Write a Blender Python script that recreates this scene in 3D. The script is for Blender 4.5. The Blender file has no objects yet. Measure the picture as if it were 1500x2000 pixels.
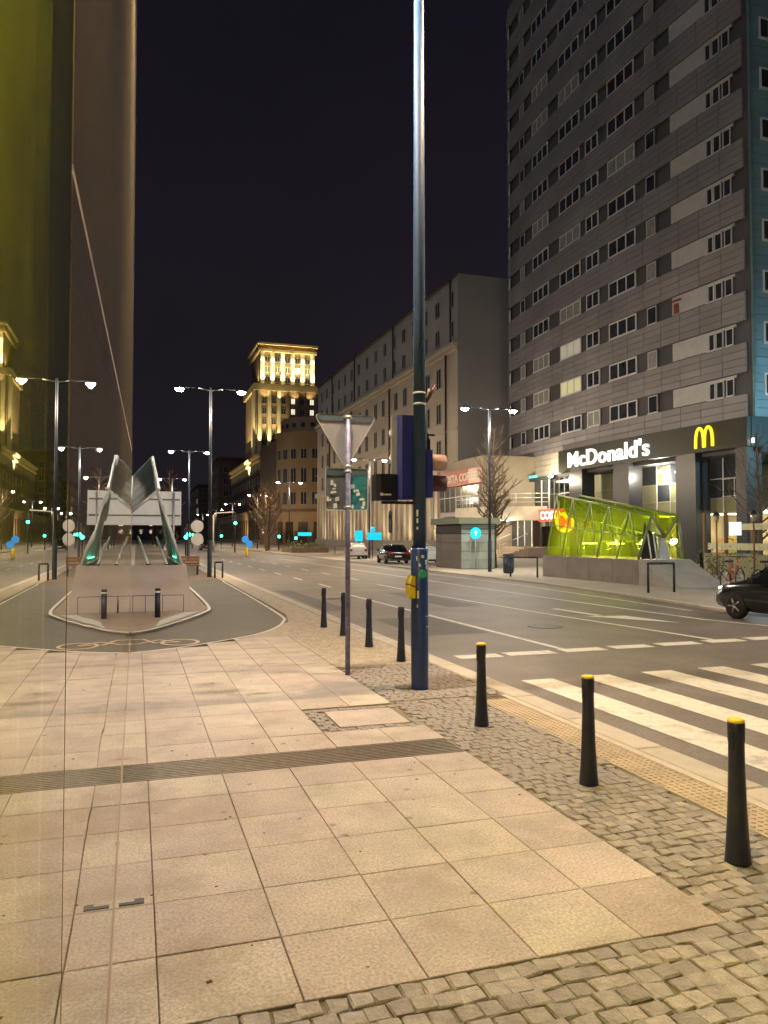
import bpy, math, random
from mathutils import Matrix, Vector
R = math.radians
random.seed(7)
sc = bpy.context.scene
COL = sc.collection

# ------------------------------------------------------------------ camera, sky, light
cam_d = bpy.data.cameras.new('camera')
cam = bpy.data.objects.new('camera', cam_d); COL.objects.link(cam)
cam.location = (0, 0, 1.6)
YAW = math.atan(484 / 1500.0); PITCH = math.atan(50 / 1500.0)
cam.rotation_euler = (R(90) + PITCH, 0, -YAW)
cam_d.sensor_fit = 'VERTICAL'; cam_d.sensor_height = 24.0; cam_d.sensor_width = 18.0
cam_d.lens = 24.0 * 1500 / 2000
cam_d.clip_start = 0.01; cam_d.clip_end = 4000
sc.camera = cam
world = bpy.data.worlds.new('World'); sc.world = world; world.use_nodes = True
wn = world.node_tree
wn.nodes['Background'].inputs[0].default_value = (0.0062, 0.0052, 0.0092, 1)
wn.nodes['Background'].inputs[1].default_value = 1.0
_tc = wn.nodes.new('ShaderNodeTexCoord'); _sx = wn.nodes.new('ShaderNodeSeparateXYZ'); wn.links.new(_tc.outputs['Generated'], _sx.inputs[0])
_cr = wn.nodes.new('ShaderNodeValToRGB'); wn.links.new(_sx.outputs['Z'], _cr.inputs[0])
_cr.color_ramp.elements[0].position = 0.0; _cr.color_ramp.elements[0].color = (.0105,.0086,.0115,1)
_cr.color_ramp.elements[1].position = .55; _cr.color_ramp.elements[1].color = (.0050,.0042,.0072,1)
_ns = wn.nodes.new('ShaderNodeTexNoise'); _ns.inputs['Scale'].default_value = 2.2; _ns.inputs['Detail'].default_value = 6; wn.links.new(_tc.outputs['Generated'], _ns.inputs['Vector'])
_mr = wn.nodes.new('ShaderNodeMapRange'); _mr.inputs['To Min'].default_value = .6; _mr.inputs['To Max'].default_value = 1.5; wn.links.new(_ns.outputs['Fac'], _mr.inputs['Value'])
_vm = wn.nodes.new('ShaderNodeVectorMath'); _vm.operation = 'SCALE'; wn.links.new(_cr.outputs[0], _vm.inputs[0]); wn.links.new(_mr.outputs[0], _vm.inputs['Scale']); wn.links.new(_vm.outputs[0], wn.nodes['Background'].inputs[0])
sun_d = bpy.data.lights.new('city_glow', 'SUN'); sun_d.energy = 0.19; sun_d.angle = R(40); sun_d.color = (.92, .92, 1.0)
sun = bpy.data.objects.new('city_glow', sun_d); COL.objects.link(sun)
sun.rotation_euler = (R(52), 0, R(-62))
sc.view_settings.view_transform = 'Standard'; sc.view_settings.look = 'None'
sc.view_settings.exposure = 0.52; sc.view_settings.gamma = 1.0
sc.cycles.use_denoising = True
sc.cycles.max_bounces = 8; sc.cycles.transparent_max_bounces = 12
sc.cycles.sample_clamp_indirect = 40.0
sc.cycles.caustics_reflective = False; sc.cycles.caustics_refractive = False

# ------------------------------------------------------------------ helpers
def W(o):
    b = o.matrix_basis
    return W(o.parent) @ o.matrix_parent_inverse @ b if o.parent else b.copy()
def par(o, p):
    if p is not None:
        o.parent = p; o.matrix_parent_inverse = W(p).inverted()
def tag(o, label=None, cat=None, group=None, kind=None):
    if label: o['label'] = label
    if cat: o['category'] = cat
    if group: o['group'] = group
    if kind: o['kind'] = kind
    return o
def thing(name, label, cat, loc=(0, 0, 0), group=None):
    o = bpy.data.objects.new(name, None); COL.objects.link(o); o.location = loc; o.empty_display_size = .2
    return tag(o, label, cat, group)
def copy_tree(o, parent=None):
    c = o.copy(); COL.objects.link(c)
    if parent is not None:
        c.parent = parent; c.matrix_parent_inverse = o.matrix_parent_inverse.copy()
    for ch in list(o.children): copy_tree(ch, c)
    return c
def inst(mesh, name, parent, loc, rz=0, scale=None, rx=0, ry=0):
    o = bpy.data.objects.new(name, mesh); COL.objects.link(o)
    o.location = loc; o.rotation_euler = (rx, ry, rz)
    if scale: o.scale = scale
    par(o, parent); return o

class MB:
    def __init__(s): s.v = []; s.f = []; s.sm = []
    def quad(s, *p, smooth=False):
        n = len(s.v); s.v += [tuple(q) for q in p]; s.f.append(tuple(range(n, n + len(p)))); s.sm.append(smooth); return s
    def grid(s, rows, close=False, smooth=True):
        n = len(s.v); m = len(rows[0])
        for r in rows: s.v += [tuple(q) for q in r]
        for i in range(len(rows) - 1):
            for j in range(m if close else m - 1):
                k = (j + 1) % m
                s.f.append((n + i*m + j, n + i*m + k, n + (i+1)*m + k, n + (i+1)*m + j)); s.sm.append(smooth)
        return s
    def hexa(s, p):  # 8 pts: bottom 4 ccw, top 4 ccw
        n = len(s.v); s.v += [tuple(q) for q in p]
        for f in ((0,3,2,1),(4,5,6,7),(0,1,5,4),(1,2,6,5),(2,3,7,6),(3,0,4,7)):
            s.f.append(tuple(n + i for i in f)); s.sm.append(False)
        return s
    def box(s, x0, x1, y0, y1, z0, z1):
        return s.hexa([(x0,y0,z0),(x1,y0,z0),(x1,y1,z0),(x0,y1,z0),(x0,y0,z1),(x1,y0,z1),(x1,y1,z1),(x0,y1,z1)])
    def bev(s, x0, x1, y0, y1, z0, z1, b):  # box with chamfered top edges
        s.hexa([(x0,y0,z0),(x1,y0,z0),(x1,y1,z0),(x0,y1,z0),(x0,y0,z1-b),(x1,y0,z1-b),(x1,y1,z1-b),(x0,y1,z1-b)])
        n = len(s.v); q = [(x0,y0,z1-b),(x1,y0,z1-b),(x1,y1,z1-b),(x0,y1,z1-b),(x0+b,y0+b,z1),(x1-b,y0+b,z1),(x1-b,y1-b,z1),(x0+b,y1-b,z1)]
        s.f.pop(-5); s.sm.pop(-5); s.v += q
        for f in ((4,5,6,7),(0,1,5,4),(1,2,6,5),(2,3,7,6),(3,0,4,7)): s.f.append(tuple(n+i for i in f)); s.sm.append(False)
        return s
    def obox(s, c, d, rz):  # rotated about z
        co, si = math.cos(rz), math.sin(rz); p = []
        for z in (-.5, .5):
            for x, y in ((-.5,-.5),(.5,-.5),(.5,.5),(-.5,.5)):
                X, Y = x*d[0], y*d[1]; p.append((c[0]+X*co-Y*si, c[1]+X*si+Y*co, c[2]+z*d[2]))
        return s.hexa(p)
    def prism(s, pts, z0, z1):  # pts ccw in xy
        n = len(s.v); m = len(pts); s.v += [(x,y,z0) for x,y in pts] + [(x,y,z1) for x,y in pts]
        s.f.append(tuple(range(n+m-1, n-1, -1))); s.f.append(tuple(range(n+m, n+2*m))); s.sm += [False, False]
        for i in range(m):
            j = (i+1) % m; s.f.append((n+i, n+j, n+m+j, n+m+i)); s.sm.append(False)
        return s
    def prismx(s, pts, x0, x1):  # pts in (y,z), extruded along x
        n = len(s.v); m = len(pts); s.v += [(x0,y,z) for y,z in pts] + [(x1,y,z) for y,z in pts]
        s.f.append(tuple(range(n+m-1, n-1, -1))); s.f.append(tuple(range(n+m, n+2*m))); s.sm += [False, False]
        for i in range(m):
            j = (i+1) % m; s.f.append((n+i, n+j, n+m+j, n+m+i)); s.sm.append(False)
        return s
    def prismy(s, pts, y0, y1):  # pts in (x,z)
        n = len(s.v); m = len(pts); s.v += [(x,y0,z) for x,z in pts] + [(x,y1,z) for x,z in pts]
        s.f.append(tuple(range(n, n+m))); s.f.append(tuple(range(n+2*m-1, n+m-1, -1))); s.sm += [False, False]
        for i in range(m):
            j = (i+1) % m; s.f.append((n+j, n+i, n+m+i, n+m+j)); s.sm.append(False)
        return s
    def tube(s, p0, p1, r0, r1=None, n=10, caps=True):
        r1 = r0 if r1 is None else r1; a = Vector(p0); b = Vector(p1); d = (b-a).normalized()
        u = d.orthogonal().normalized(); w = d.cross(u)
        ring = lambda c, r: [tuple(c + (u*math.cos(t) + w*math.sin(t))*r) for t in [2*math.pi*i/n for i in range(n)]]
        k = len(s.v); s.grid([ring(a, r0), ring(b, r1)], close=True)
        if caps:
            s.f.append(tuple(range(k+n-1, k-1, -1))); s.f.append(tuple(range(k+n, k+2*n))); s.sm += [False, False]
        return s
    def path(s, pts, r, n=8):
        for a, b in zip(pts, pts[1:]): s.tube(a, b, r, r, n)
        return s
    def lathe(s, prof, c=(0,0,0), n=16, axis='z'):
        rows = []
        for r, h in prof:
            row = []
            for i in range(n):
                t = 2*math.pi*i/n; x, y = r*math.cos(t), r*math.sin(t)
                row.append((c[0]+x, c[1]+y, c[2]+h) if axis == 'z' else ((c[0]+x, c[1]+h, c[2]+y) if axis == 'y' else (c[0]+h, c[1]+x, c[2]+y)))
            rows.append(row)
        k = len(s.v); s.grid(rows, close=True)
        s.f.append(tuple(range(k+n-1, k-1, -1))); s.f.append(tuple(range(k+(len(rows)-1)*n, k+len(rows)*n))); s.sm += [False, False]
        return s
    def mesh(s, name, mat):
        m = bpy.data.meshes.new(name); m.from_pydata(s.v, [], s.f)
        m.polygons.foreach_set('use_smooth', s.sm); m.materials.append(mat); m.update()
        return m
    def build(s, name, mat, parent=None, kind=None):
        o = bpy.data.objects.new(name, s.mesh(name, mat)); COL.objects.link(o)
        par(o, parent)
        if kind: o['kind'] = kind
        return o

# ------------------------------------------------------------------ materials
def nodes(name):
    m = bpy.data.materials.new(name); m.use_nodes = True; nt = m.node_tree
    return m, nt, nt.nodes['Principled BSDF'], nt.nodes['Material Output']
def M(name, col, rough=.7, metal=0., var=.12, scale=3., fine=0., fscale=120., bump=0., bscale=80., rnd=0., emit=None, es=0., spec=.5, dirt=0., dscale=1.2, dcol=(.05,.04,.03), coat=0.):
    m, nt, bs, out = nodes(name); N = nt.nodes.new; L = nt.links.new
    geo = N('ShaderNodeNewGeometry'); pos = geo.outputs['Position']
    def noise(sc_, det=4.):
        n = N('ShaderNodeTexNoise'); n.inputs['Scale'].default_value = sc_; n.inputs['Detail'].default_value = det; L(pos, n.inputs['Vector']); return n.outputs['Fac']
    def mul(a, fac, amt):  # a * (1 + amt*(fac-.5)*2)
        r = N('ShaderNodeMapRange'); r.inputs['To Min'].default_value = 1-amt; r.inputs['To Max'].default_value = 1+amt; r.inputs['From Min'].default_value = .25; r.inputs['From Max'].default_value = .75; L(fac, r.inputs['Value'])
        v = N('ShaderNodeVectorMath'); v.operation = 'SCALE'; L(a, v.inputs[0]); L(r.outputs[0], v.inputs['Scale']); return v.outputs[0]
    rgb = N('ShaderNodeRGB'); rgb.outputs[0].default_value = (*col, 1); c = rgb.outputs[0]
    if var: c = mul(c, noise(scale), var)
    if fine: c = mul(c, noise(fscale, 8.), fine)
    if rnd:
        oi = N('ShaderNodeObjectInfo'); r = N('ShaderNodeMapRange'); r.inputs['To Min'].default_value = 1-rnd; r.inputs['To Max'].default_value = 1+rnd; L(oi.outputs['Random'], r.inputs['Value'])
        v = N('ShaderNodeVectorMath'); v.operation = 'SCALE'; L(c, v.inputs[0]); L(r.outputs[0], v.inputs['Scale']); c = v.outputs[0]
    if dirt:
        n = N('ShaderNodeTexNoise'); n.inputs['Scale'].default_value = dscale; n.inputs['Detail'].default_value = 7; n.inputs['Roughness'].default_value = .65; L(pos, n.inputs['Vector'])
        r = N('ShaderNodeMapRange'); r.inputs['From Min'].default_value = .5; r.inputs['From Max'].default_value = .72; r.inputs['To Max'].default_value = dirt; L(n.outputs['Fac'], r.inputs['Value'])
        mx = N('ShaderNodeMix'); mx.data_type = 'RGBA'; L(r.outputs[0], mx.inputs['Factor']); L(c, mx.inputs['A']); mx.inputs['B'].default_value = (*dcol, 1); c = mx.outputs['Result']
    L(c, bs.inputs['Base Color'])
    bs.inputs['Roughness'].default_value = rough; bs.inputs['Metallic'].default_value = metal
    bs.inputs['Specular IOR Level'].default_value = spec; bs.inputs['Coat Weight'].default_value = coat
    if bump:
        b = N('ShaderNodeBump'); b.inputs['Strength'].default_value = min(1, bump); b.inputs['Distance'].default_value = .02; L(noise(bscale), b.inputs['Height']); L(b.outputs[0], bs.inputs['Normal'])
    if emit:
        bs.inputs['Emission Color'].default_value = (*emit, 1); bs.inputs['Emission Strength'].default_value = es
    return m
def glass(name, tint, refl=1.0, rough=0.0, dust=0., dcol=(.5,.42,.3), fexp=4.2, trans=False):
    m, nt, bs, out = nodes(name); N = nt.nodes.new; L = nt.links.new; nt.nodes.remove(bs)
    geo = N('ShaderNodeNewGeometry'); d = N('ShaderNodeVectorMath'); d.operation = 'DOT_PRODUCT'; L(geo.outputs['Incoming'], d.inputs[0]); L(geo.outputs['Normal'], d.inputs[1])
    a = N('ShaderNodeMath'); a.operation = 'ABSOLUTE'; L(d.outputs['Value'], a.inputs[0])
    i = N('ShaderNodeMath'); i.operation = 'SUBTRACT'; i.inputs[0].default_value = 1; L(a.outputs[0], i.inputs[1])
    p = N('ShaderNodeMath'); p.operation = 'POWER'; p.inputs[1].default_value = fexp; L(i.outputs[0], p.inputs[0])
    f = N('ShaderNodeMath'); f.operation = 'MULTIPLY_ADD'; f.inputs[1].default_value = .93*refl; f.inputs[2].default_value = .06*refl; L(p.outputs[0], f.inputs[0])
    t = N('ShaderNodeBsdfTransparent'); t.inputs[0].default_value = (*tint, 1)
    g = N('ShaderNodeBsdfGlossy'); g.inputs['Roughness'].default_value = rough; g.inputs[0].default_value = (1, 1, .985, 1)
    wv = N('ShaderNodeTexNoise'); wv.inputs['Scale'].default_value = .9; wv.inputs['Detail'].default_value = 2; L(geo.outputs['Position'], wv.inputs['Vector'])
    bw = N('ShaderNodeBump'); bw.inputs['Strength'].default_value = 1.0; bw.inputs['Distance'].default_value = .0012; L(wv.outputs['Fac'], bw.inputs['Height']); L(bw.outputs[0], g.inputs['Normal'])
    mx = N('ShaderNodeMixShader'); L(f.outputs[0], mx.inputs[0]); L(t.outputs[0], mx.inputs[1]); L(g.outputs[0], mx.inputs[2]); L(mx.outputs[0], out.inputs[0])
    if dust:
        df = N('ShaderNodeBsdfTranslucent' if trans else 'ShaderNodeBsdfDiffuse'); df.inputs[0].default_value = (*dcol, 1); m2 = N('ShaderNodeMixShader'); tn = N('ShaderNodeTexNoise'); tn.inputs['Scale'].default_value = 1.3; tn.inputs['Detail'].default_value = 6; L(geo.outputs['Position'], tn.inputs['Vector'])
        mr = N('ShaderNodeMapRange'); mr.inputs['To Min'].default_value = dust*.6; mr.inputs['To Max'].default_value = dust*1.4; L(tn.outputs['Fac'], mr.inputs['Value']); L(mr.outputs[0], m2.inputs[0]); L(mx.outputs[0], m2.inputs[1]); L(df.outputs[0], m2.inputs[2]); L(m2.outputs[0], out.inputs[0])
    return m
def emis(name, col, s):
    m, nt, bs, out = nodes(name)
    bs.inputs['Base Color'].default_value = (*[min(.8, c) for c in col], 1); bs.inputs['Emission Color'].default_value = (*col, 1); bs.inputs['Emission Strength'].default_value = s
    return m

def slab_mat():
    m = M('granite_slab', (.455, .395, .345), rough=.62, var=.16, scale=3.0, fine=.40, fscale=75, rnd=.11, dirt=.55, dscale=2.1, dcol=(.22, .165, .11), bump=.15, bscale=120)
    nt = m.node_tree; N = nt.nodes.new; L = nt.links.new; bs = nt.nodes['Principled BSDF']
    src = bs.inputs['Base Color'].links[0].from_socket
    geo = N('ShaderNodeNewGeometry'); v = N('ShaderNodeTexVoronoi'); v.inputs['Scale'].default_value = 5.2; v.inputs['Randomness'].default_value = 1; 
    dn = N('ShaderNodeTexNoise'); dn.inputs['Scale'].default_value = 14; L(geo.outputs['Position'], dn.inputs['Vector'])
    ad = N('ShaderNodeVectorMath'); ad.operation = 'MULTIPLY_ADD'; L(dn.outputs['Color'], ad.inputs[0]); ad.inputs[1].default_value = (.06,.06,.06); L(geo.outputs['Position'], ad.inputs[2]); L(ad.outputs[0], v.inputs['Vector'])
    r = N('ShaderNodeMapRange'); r.inputs['From Min'].default_value = .12; r.inputs['From Max'].default_value = .075; r.inputs['To Max'].default_value = .75; L(v.outputs['Distance'], r.inputs['Value'])
    sep = N('ShaderNodeSeparateColor'); L(v.outputs['Color'], sep.inputs[0])
    th = N('ShaderNodeMath'); th.operation = 'GREATER_THAN'; th.inputs[1].default_value = .55; L(sep.outputs[0], th.inputs[0])
    mu = N('ShaderNodeMath'); mu.operation = 'MULTIPLY'; L(r.outputs[0], mu.inputs[0]); L(th.outputs[0], mu.inputs[1])
    mx = N('ShaderNodeMix'); mx.data_type = 'RGBA'; L(mu.outputs[0], mx.inputs['Factor']); L(src, mx.inputs['A']); mx.inputs['B'].default_value = (.15,.12,.09,1); L(mx.outputs['Result'], bs.inputs['Base Color'])
    src = bs.inputs['Base Color'].links[0].from_socket
    hn_ = N('ShaderNodeTexNoise'); hn_.inputs['Scale'].default_value = 1.1; hn_.inputs['Detail'].default_value = 3; L(geo.outputs['Position'], hn_.inputs['Vector'])
    oi = N('ShaderNodeObjectInfo'); hm_ = N('ShaderNodeMath'); hm_.operation = 'MULTIPLY_ADD'; L(oi.outputs['Random'], hm_.inputs[0]); hm_.inputs[1].default_value = .5; L(hn_.outputs['Fac'], hm_.inputs[2])
    cr = N('ShaderNodeValToRGB'); L(hm_.outputs[0], cr.inputs[0]); cr.color_ramp.elements[0].position = .45; cr.color_ramp.elements[0].color = (.95,.895,.88,1); cr.color_ramp.elements[1].position = 1.05; cr.color_ramp.elements[1].color = (.93,.945,.885,1)
    em = cr.color_ramp.elements.new(.75); em.color = (.96,.925,.93,1)
    hv = N('ShaderNodeVectorMath'); hv.operation = 'MULTIPLY'; L(src, hv.inputs[0]); L(cr.outputs[0], hv.inputs[1]); L(hv.outputs[0], bs.inputs['Base Color'])
    def stain_or_shadow(cx_, cy_, rx_, ry_, amt, col):
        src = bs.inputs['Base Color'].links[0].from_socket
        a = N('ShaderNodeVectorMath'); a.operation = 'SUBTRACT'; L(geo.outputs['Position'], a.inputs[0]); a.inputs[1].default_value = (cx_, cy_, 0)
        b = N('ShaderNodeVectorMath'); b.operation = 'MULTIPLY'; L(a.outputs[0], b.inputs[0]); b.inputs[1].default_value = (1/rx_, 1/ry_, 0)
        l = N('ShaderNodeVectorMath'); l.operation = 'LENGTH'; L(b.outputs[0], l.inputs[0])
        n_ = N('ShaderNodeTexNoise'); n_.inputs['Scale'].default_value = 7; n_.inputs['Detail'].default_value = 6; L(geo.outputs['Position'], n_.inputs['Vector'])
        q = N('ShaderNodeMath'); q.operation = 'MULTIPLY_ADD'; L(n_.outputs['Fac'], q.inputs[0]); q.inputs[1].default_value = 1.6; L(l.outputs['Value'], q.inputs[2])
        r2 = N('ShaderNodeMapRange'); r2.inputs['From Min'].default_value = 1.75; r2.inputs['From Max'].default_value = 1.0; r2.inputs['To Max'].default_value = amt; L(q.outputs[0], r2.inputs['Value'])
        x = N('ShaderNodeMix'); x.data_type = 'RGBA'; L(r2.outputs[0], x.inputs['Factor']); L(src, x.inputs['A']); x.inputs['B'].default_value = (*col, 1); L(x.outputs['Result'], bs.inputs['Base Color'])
    stain_or_shadow(.6, 10.3, .7, .12, .45, (.17,.14,.11)); stain_or_shadow(1.5, 4.1, .35, .3, .35, (.27,.24,.17)); stain_or_shadow(.1, 5.0, .2, .5, .4, (.22,.17,.12)); stain_or_shadow(2.1, 3.9, .3, .2, .3, (.25,.2,.16)); stain_or_shadow(.85, 8.15, .42, .16, .75, (.09,.07,.05)); stain_or_shadow(1.2, 7.95, .35, .07, .8, (.07,.055,.04)); stain_or_shadow(.75, 8.6, .2, .2, .6, (.12,.09,.07))  # dark smears left of the lamp post: stain plus the pole's shadow painted in
    stain_or_shadow(.35, 4.6, .5, .4, .35, (.30,.20,.13)); stain_or_shadow(1.9, 9.6, .6, .1, .5, (.16,.13,.10)); stain_or_shadow(.2, 3.0, .3, .35, .4, (.24,.16,.09)); stain_or_shadow(1.3, 3.3, .25, .5, .3, (.28,.22,.16))
    return m
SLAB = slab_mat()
JOINT = M('joint_dirt', (.15, .115, .08), rough=.95, var=.3, scale=30)
SETT = M('granite_sett', (.285, .25, .215), rough=.6, var=.25, scale=18, fine=.25, fscale=160, rnd=.22, bump=.35, bscale=60)
SETTFAR = M('small_sett_paving', (.42, .35, .265), rough=.75, var=.22, scale=6, fine=.4, fscale=22, bump=.6, bscale=26)
TACT = M('tactile_concrete', (.44, .355, .255), rough=.7, var=.16, scale=3, fine=.15, fscale=70, rnd=.08, dirt=.3, dscale=3, dcol=(.38,.25,.12))
KERB = M('kerb_granite', (.46, .41, .35), rough=.7, var=.12, scale=5, fine=.22, fscale=110, rnd=.08)
ASPH = M('asphalt', (.150, .128, .113), rough=.58, var=.28, scale=.8, fine=.40, fscale=55, bump=.3, bscale=90, dirt=.35, dscale=.35, dcol=(.19,.16,.135))
BIKEASPH = M('bike_path_asphalt', (.125, .118, .10), rough=.75, var=.14, scale=1.0, fine=.3, fscale=70, bump=.2, bscale=90)
PAINT = M('road_paint', (.66, .62, .56), rough=.6, var=.16, scale=4, fine=.22, fscale=60, dirt=.8, dscale=4, dcol=(.20,.175,.155))
PAVEFAR = M('far_pavement', (.38, .34, .28), rough=.8, var=.16, scale=.8, fine=.2, fscale=14)
GROUND = M('earth_ground', (.12, .11, .09), rough=.9, var=.2, scale=.2)
NAVY = M('navy_painted_steel', (.018, .045, .17), rough=.32, var=.25, scale=9, spec=.6, dirt=.25, dscale=6, dcol=(.05,.06,.10))
BLACKB = M('bollard_black_steel', (.014, .018, .042), rough=.42, var=.3, scale=12, dirt=.4, dscale=14, dcol=(.05,.048,.05))
DARK = M('dark_metal', (.014, .015, .018), rough=.45)
YELLOW = M('yellow_paint', (.80, .62, .02), rough=.45, var=.12, scale=30)
GALV = M('galvanised_steel', (.38, .39, .47), rough=.42, metal=.6, var=.25, scale=25)
SIGNBACK = M('sign_back_grey', (.43, .42, .45), rough=.5, metal=.1, var=.10, scale=7)
SIGNRIM = M('sign_rim', (.60, .62, .62), rough=.4, metal=.3)
STICKER = M('white_sticker', (.72, .74, .74), rough=.5, var=.3, scale=60)
STEEL = M('painted_white_steel', (.66, .70, .70), rough=.35, metal=.2)
CONC = M('light_concrete', (.44, .37, .32), rough=.8, var=.16, scale=1.6, fine=.12, fscale=60, dirt=.35, dscale=1.6, dcol=(.28,.22,.18))
CONCW = M('warm_concrete', (.60, .50, .44), rough=.8, var=.12, scale=1.5, fine=.12, fscale=60, dirt=.25, dscale=2, dcol=(.35,.25,.2))
LAMPW = emis('cool_lamp_glass', (.86, .95, 1.0), 160.); LAMPY = emis('warm_lamp_glass', (1.0, .78, .5), 160.)
GRATE = M('grate_steel', (.19, .155, .115), rough=.5, metal=.5, var=.3, scale=20)

COOL = (1.0, .85, .66); WARM = (1.0, .66, .36)
def point(name, loc, e, col, parent=None, r=.12):
    d = bpy.data.lights.new(name, 'POINT'); d.energy = e; d.color = col; d.shadow_soft_size = r
    o = bpy.data.objects.new(name, d); COL.objects.link(o); o.location = loc; par(o, parent); return o
def spot(name, loc, target, e, col, ang, parent=None, blend=.4, r=.1):
    d = bpy.data.lights.new(name, 'SPOT'); d.energy = e; d.color = col; d.spot_size = R(ang); d.spot_blend = blend; d.shadow_soft_size = r
    o = bpy.data.objects.new(name, d); COL.objects.link(o); o.location = loc
    o.rotation_euler = (Vector(target) - Vector(loc)).to_track_quat('-Z', 'Y').to_euler(); par(o, parent); return o

def text_mesh(s, size, mat, extrude=.02, offset=0., shear=0., spacing=1.0):
    c = bpy.data.curves.new('txt', 'FONT'); c.body = s; c.size = size; c.extrude = extrude; c.offset = offset; c.align_x = 'CENTER'; c.shear = shear; c.space_character = spacing; c.resolution_u = 4
    o = bpy.data.objects.new('txt', c); COL.objects.link(o)
    dg = bpy.context.evaluated_depsgraph_get(); m = bpy.data.meshes.new_from_object(o.evaluated_get(dg))
    bpy.data.objects.remove(o); m.materials.clear(); m.materials.append(mat); return m
def letters(s, size, mat, parent, name, base, d, extrude=.03, offset=0., spacing=1.0, widthfit=None, label=None):
    """text standing upright, running along unit xy direction d (reading direction), base = centre of baseline"""
    m = text_mesh(s, size, mat, extrude, offset, 0, spacing)
    xs = [v.co.x for v in m.vertices]; w = max(xs) - min(xs)
    k = widthfit / w if widthfit else 1.0
    o = bpy.data.objects.new(name, m); COL.objects.link(o)
    n = Vector((d[1], -d[0], 0))
    mat4 = Matrix(((d[0]*k, 0, n.x, base[0]), (d[1]*k, 0, n.y, base[1]), (0, 1, 0, base[2]), (0, 0, 0, 1)))
    o.matrix_basis = mat4
    # matrix_basis set through loc/rot/scale so that W() stays right
    par(o, parent)
    if label: o['label'] = label
    return o

def structure(o): o['kind'] = 'structure'; return o

# ------------------------------------------------------------------ ground, road, pavements
structure(MB().quad((-900,-200,-.16),(900,-200,-.16),(900,1500,-.16),(-900,1500,-.16)).build('ground', GROUND))
road = structure(MB().prism([(3.87,-30),(13.0,-30),(12.5,14),(13.1,17.8),(13.75,24.3),(13.75,600),(3.87,600)], -.14, -.06).build('road', ASPH))
pave = structure(MB().prism([(-.0748,-6),(3.87,-6),(3.87,600),(-.0748,600)], -.14, -.022).build('pavement', JOINT))
structure(MB().prism([(-14,13.3),(-.07,13.3),(-.07,600),(-14,600)], -.14, -.022).build('pavement_behind_facade', PAVEFAR))
farp = structure(MB().prism([(13.17,-30),(120,-30),(120,600),(13.92,600),(13.92,24.3),(13.27,17.8),(12.67,14)], -.14, 0).build('far_pavement', PAVEFAR))
# far kerb stones
def kerbs(parent, pts, w, h, n_each=1.0, name='kerb_stone', mat=KERB, z0=-.13):
    for (a, b) in zip(pts, pts[1:]):
        d = Vector((b[0]-a[0], b[1]-a[1])); L_ = d.length; k = max(1, int(round(L_/n_each))); ang = math.atan2(d.y, d.x)
        mesh = None
        for i in range(k):
            t = (i+.5)/k; l = L_/k - .012
            if mesh is None: mesh = MB().bev(-l/2, l/2, -w/2, w/2, z0, h, .012).mesh(name, mat)
            inst(mesh, name, parent, (a[0]+d.x*t, a[1]+d.y*t, 0), ang)
kerbs(farp, [(13.05,-2),(12.58,14),(13.18,17.8),(13.83,24.3)], .17, .006, 1.0)
kerbs(farp, [(13.835,24.31),(13.835,80)], .17, .006, 2.0)
kerbs(pave, [(3.745,1.0),(3.745,34)], .25, .002, 1.0)
MB().box(3.62,3.87,34,300,-.12,.0).build('kerb_run', KERB, pave)
# large slabs
ucols = [-.0745, .09, .57, 1.03, 1.48, 1.95, 2.37]
def bound(u):  # bike path edge
    pts = [(-3,13.2),(-1.87,12.4),(-.77,11.52),(.01,11.27),(.61,11.6),(1.25,12.12),(1.89,12.73),(2.4,13.6),(2.77,14.65)]
    for a, b in zip(pts, pts[1:]):
        if a[0] <= u <= b[0]: return a[1] + (b[1]-a[1])*(u-a[0])/(b[0]-a[0])
    return 14.65
vA = [2.20, 2.66, 3.11, 3.56, 4.03, 4.48, 4.92, 5.345]
vB = [5.745 + .453*i for i in range(16)]
rs = random.Random(3)
for j in range(len(ucols)-1):
    u0, u1 = ucols[j], ucols[j+1]
    for vs in (vA, vB):
        for i in range(len(vs)-1):
            v0, v1 = vs[i], vs[i+1]
            if vs is vA and i == 0: continue
            if vs is vB:
                if v1 > 12.4: v1 = min(v1, 12.4)
                if v0 >= min(bound(u0), bound(u1), 12.39): continue
                if u0 > 1.4 and 6.15 < (v0+v1)/2 < 7.12: continue
            g_ = .0018; z = rs.uniform(-.0015, .0015); tl = rs.uniform(-.001, .001)
            a, b, c, d = u0+g_, u1-g_, v0+g_, v1-g_
            ta, tb = (min(d, bound(a)-.01), min(d, bound(b)-.01)) if vs is vB else (d, d)
            e = .003
            mb = MB()
            mb.hexa([(a,c,-.03),(b,c,-.03),(b,tb,-.03),(a,ta,-.03),(a,c,z-e),(b,c,z-e+tl),(b,tb,z-e+tl),(a,ta,z-e)])
            mb.hexa([(a,c,z-e),(b,c,z-e+tl),(b,tb,z-e+tl),(a,ta,z-e),(a+e,c+e,z),(b-e,c+e,z+tl),(b-e,tb-e,z+tl),(a+e,ta-e,z)])
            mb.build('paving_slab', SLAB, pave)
# drain grating
for i in range(10):
    v = 5.36 + i*.0385
    MB().box(-.068, 2.36, v, v+.021, -.03, -.001).build('grate_bar', GRATE, pave)
for i in range(6):
    MB().box(ucols[i+1]-.006, ucols[i+1]+.006, 5.352, 5.738, -.029, -.006).build('grate_cross_bar', GRATE, pave)
MB().box(.010,.05, 3.60, 3.625, -.004,.003).box(-.055,.05, 3.575,3.60,-.004,.004).build('joint_clip', DARK, pave)
MB().box(-.0743,-.069,.3,13,-.0005,.0022).build('facade_threshold', M('threshold_metal',(.34,.25,.18),rough=.5,metal=.3), pave)
# framed slab in the setts
MB().bev(1.66,2.29,6.34,6.94,-.03,0,.003).build('paving_slab', SLAB, pave)
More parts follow.
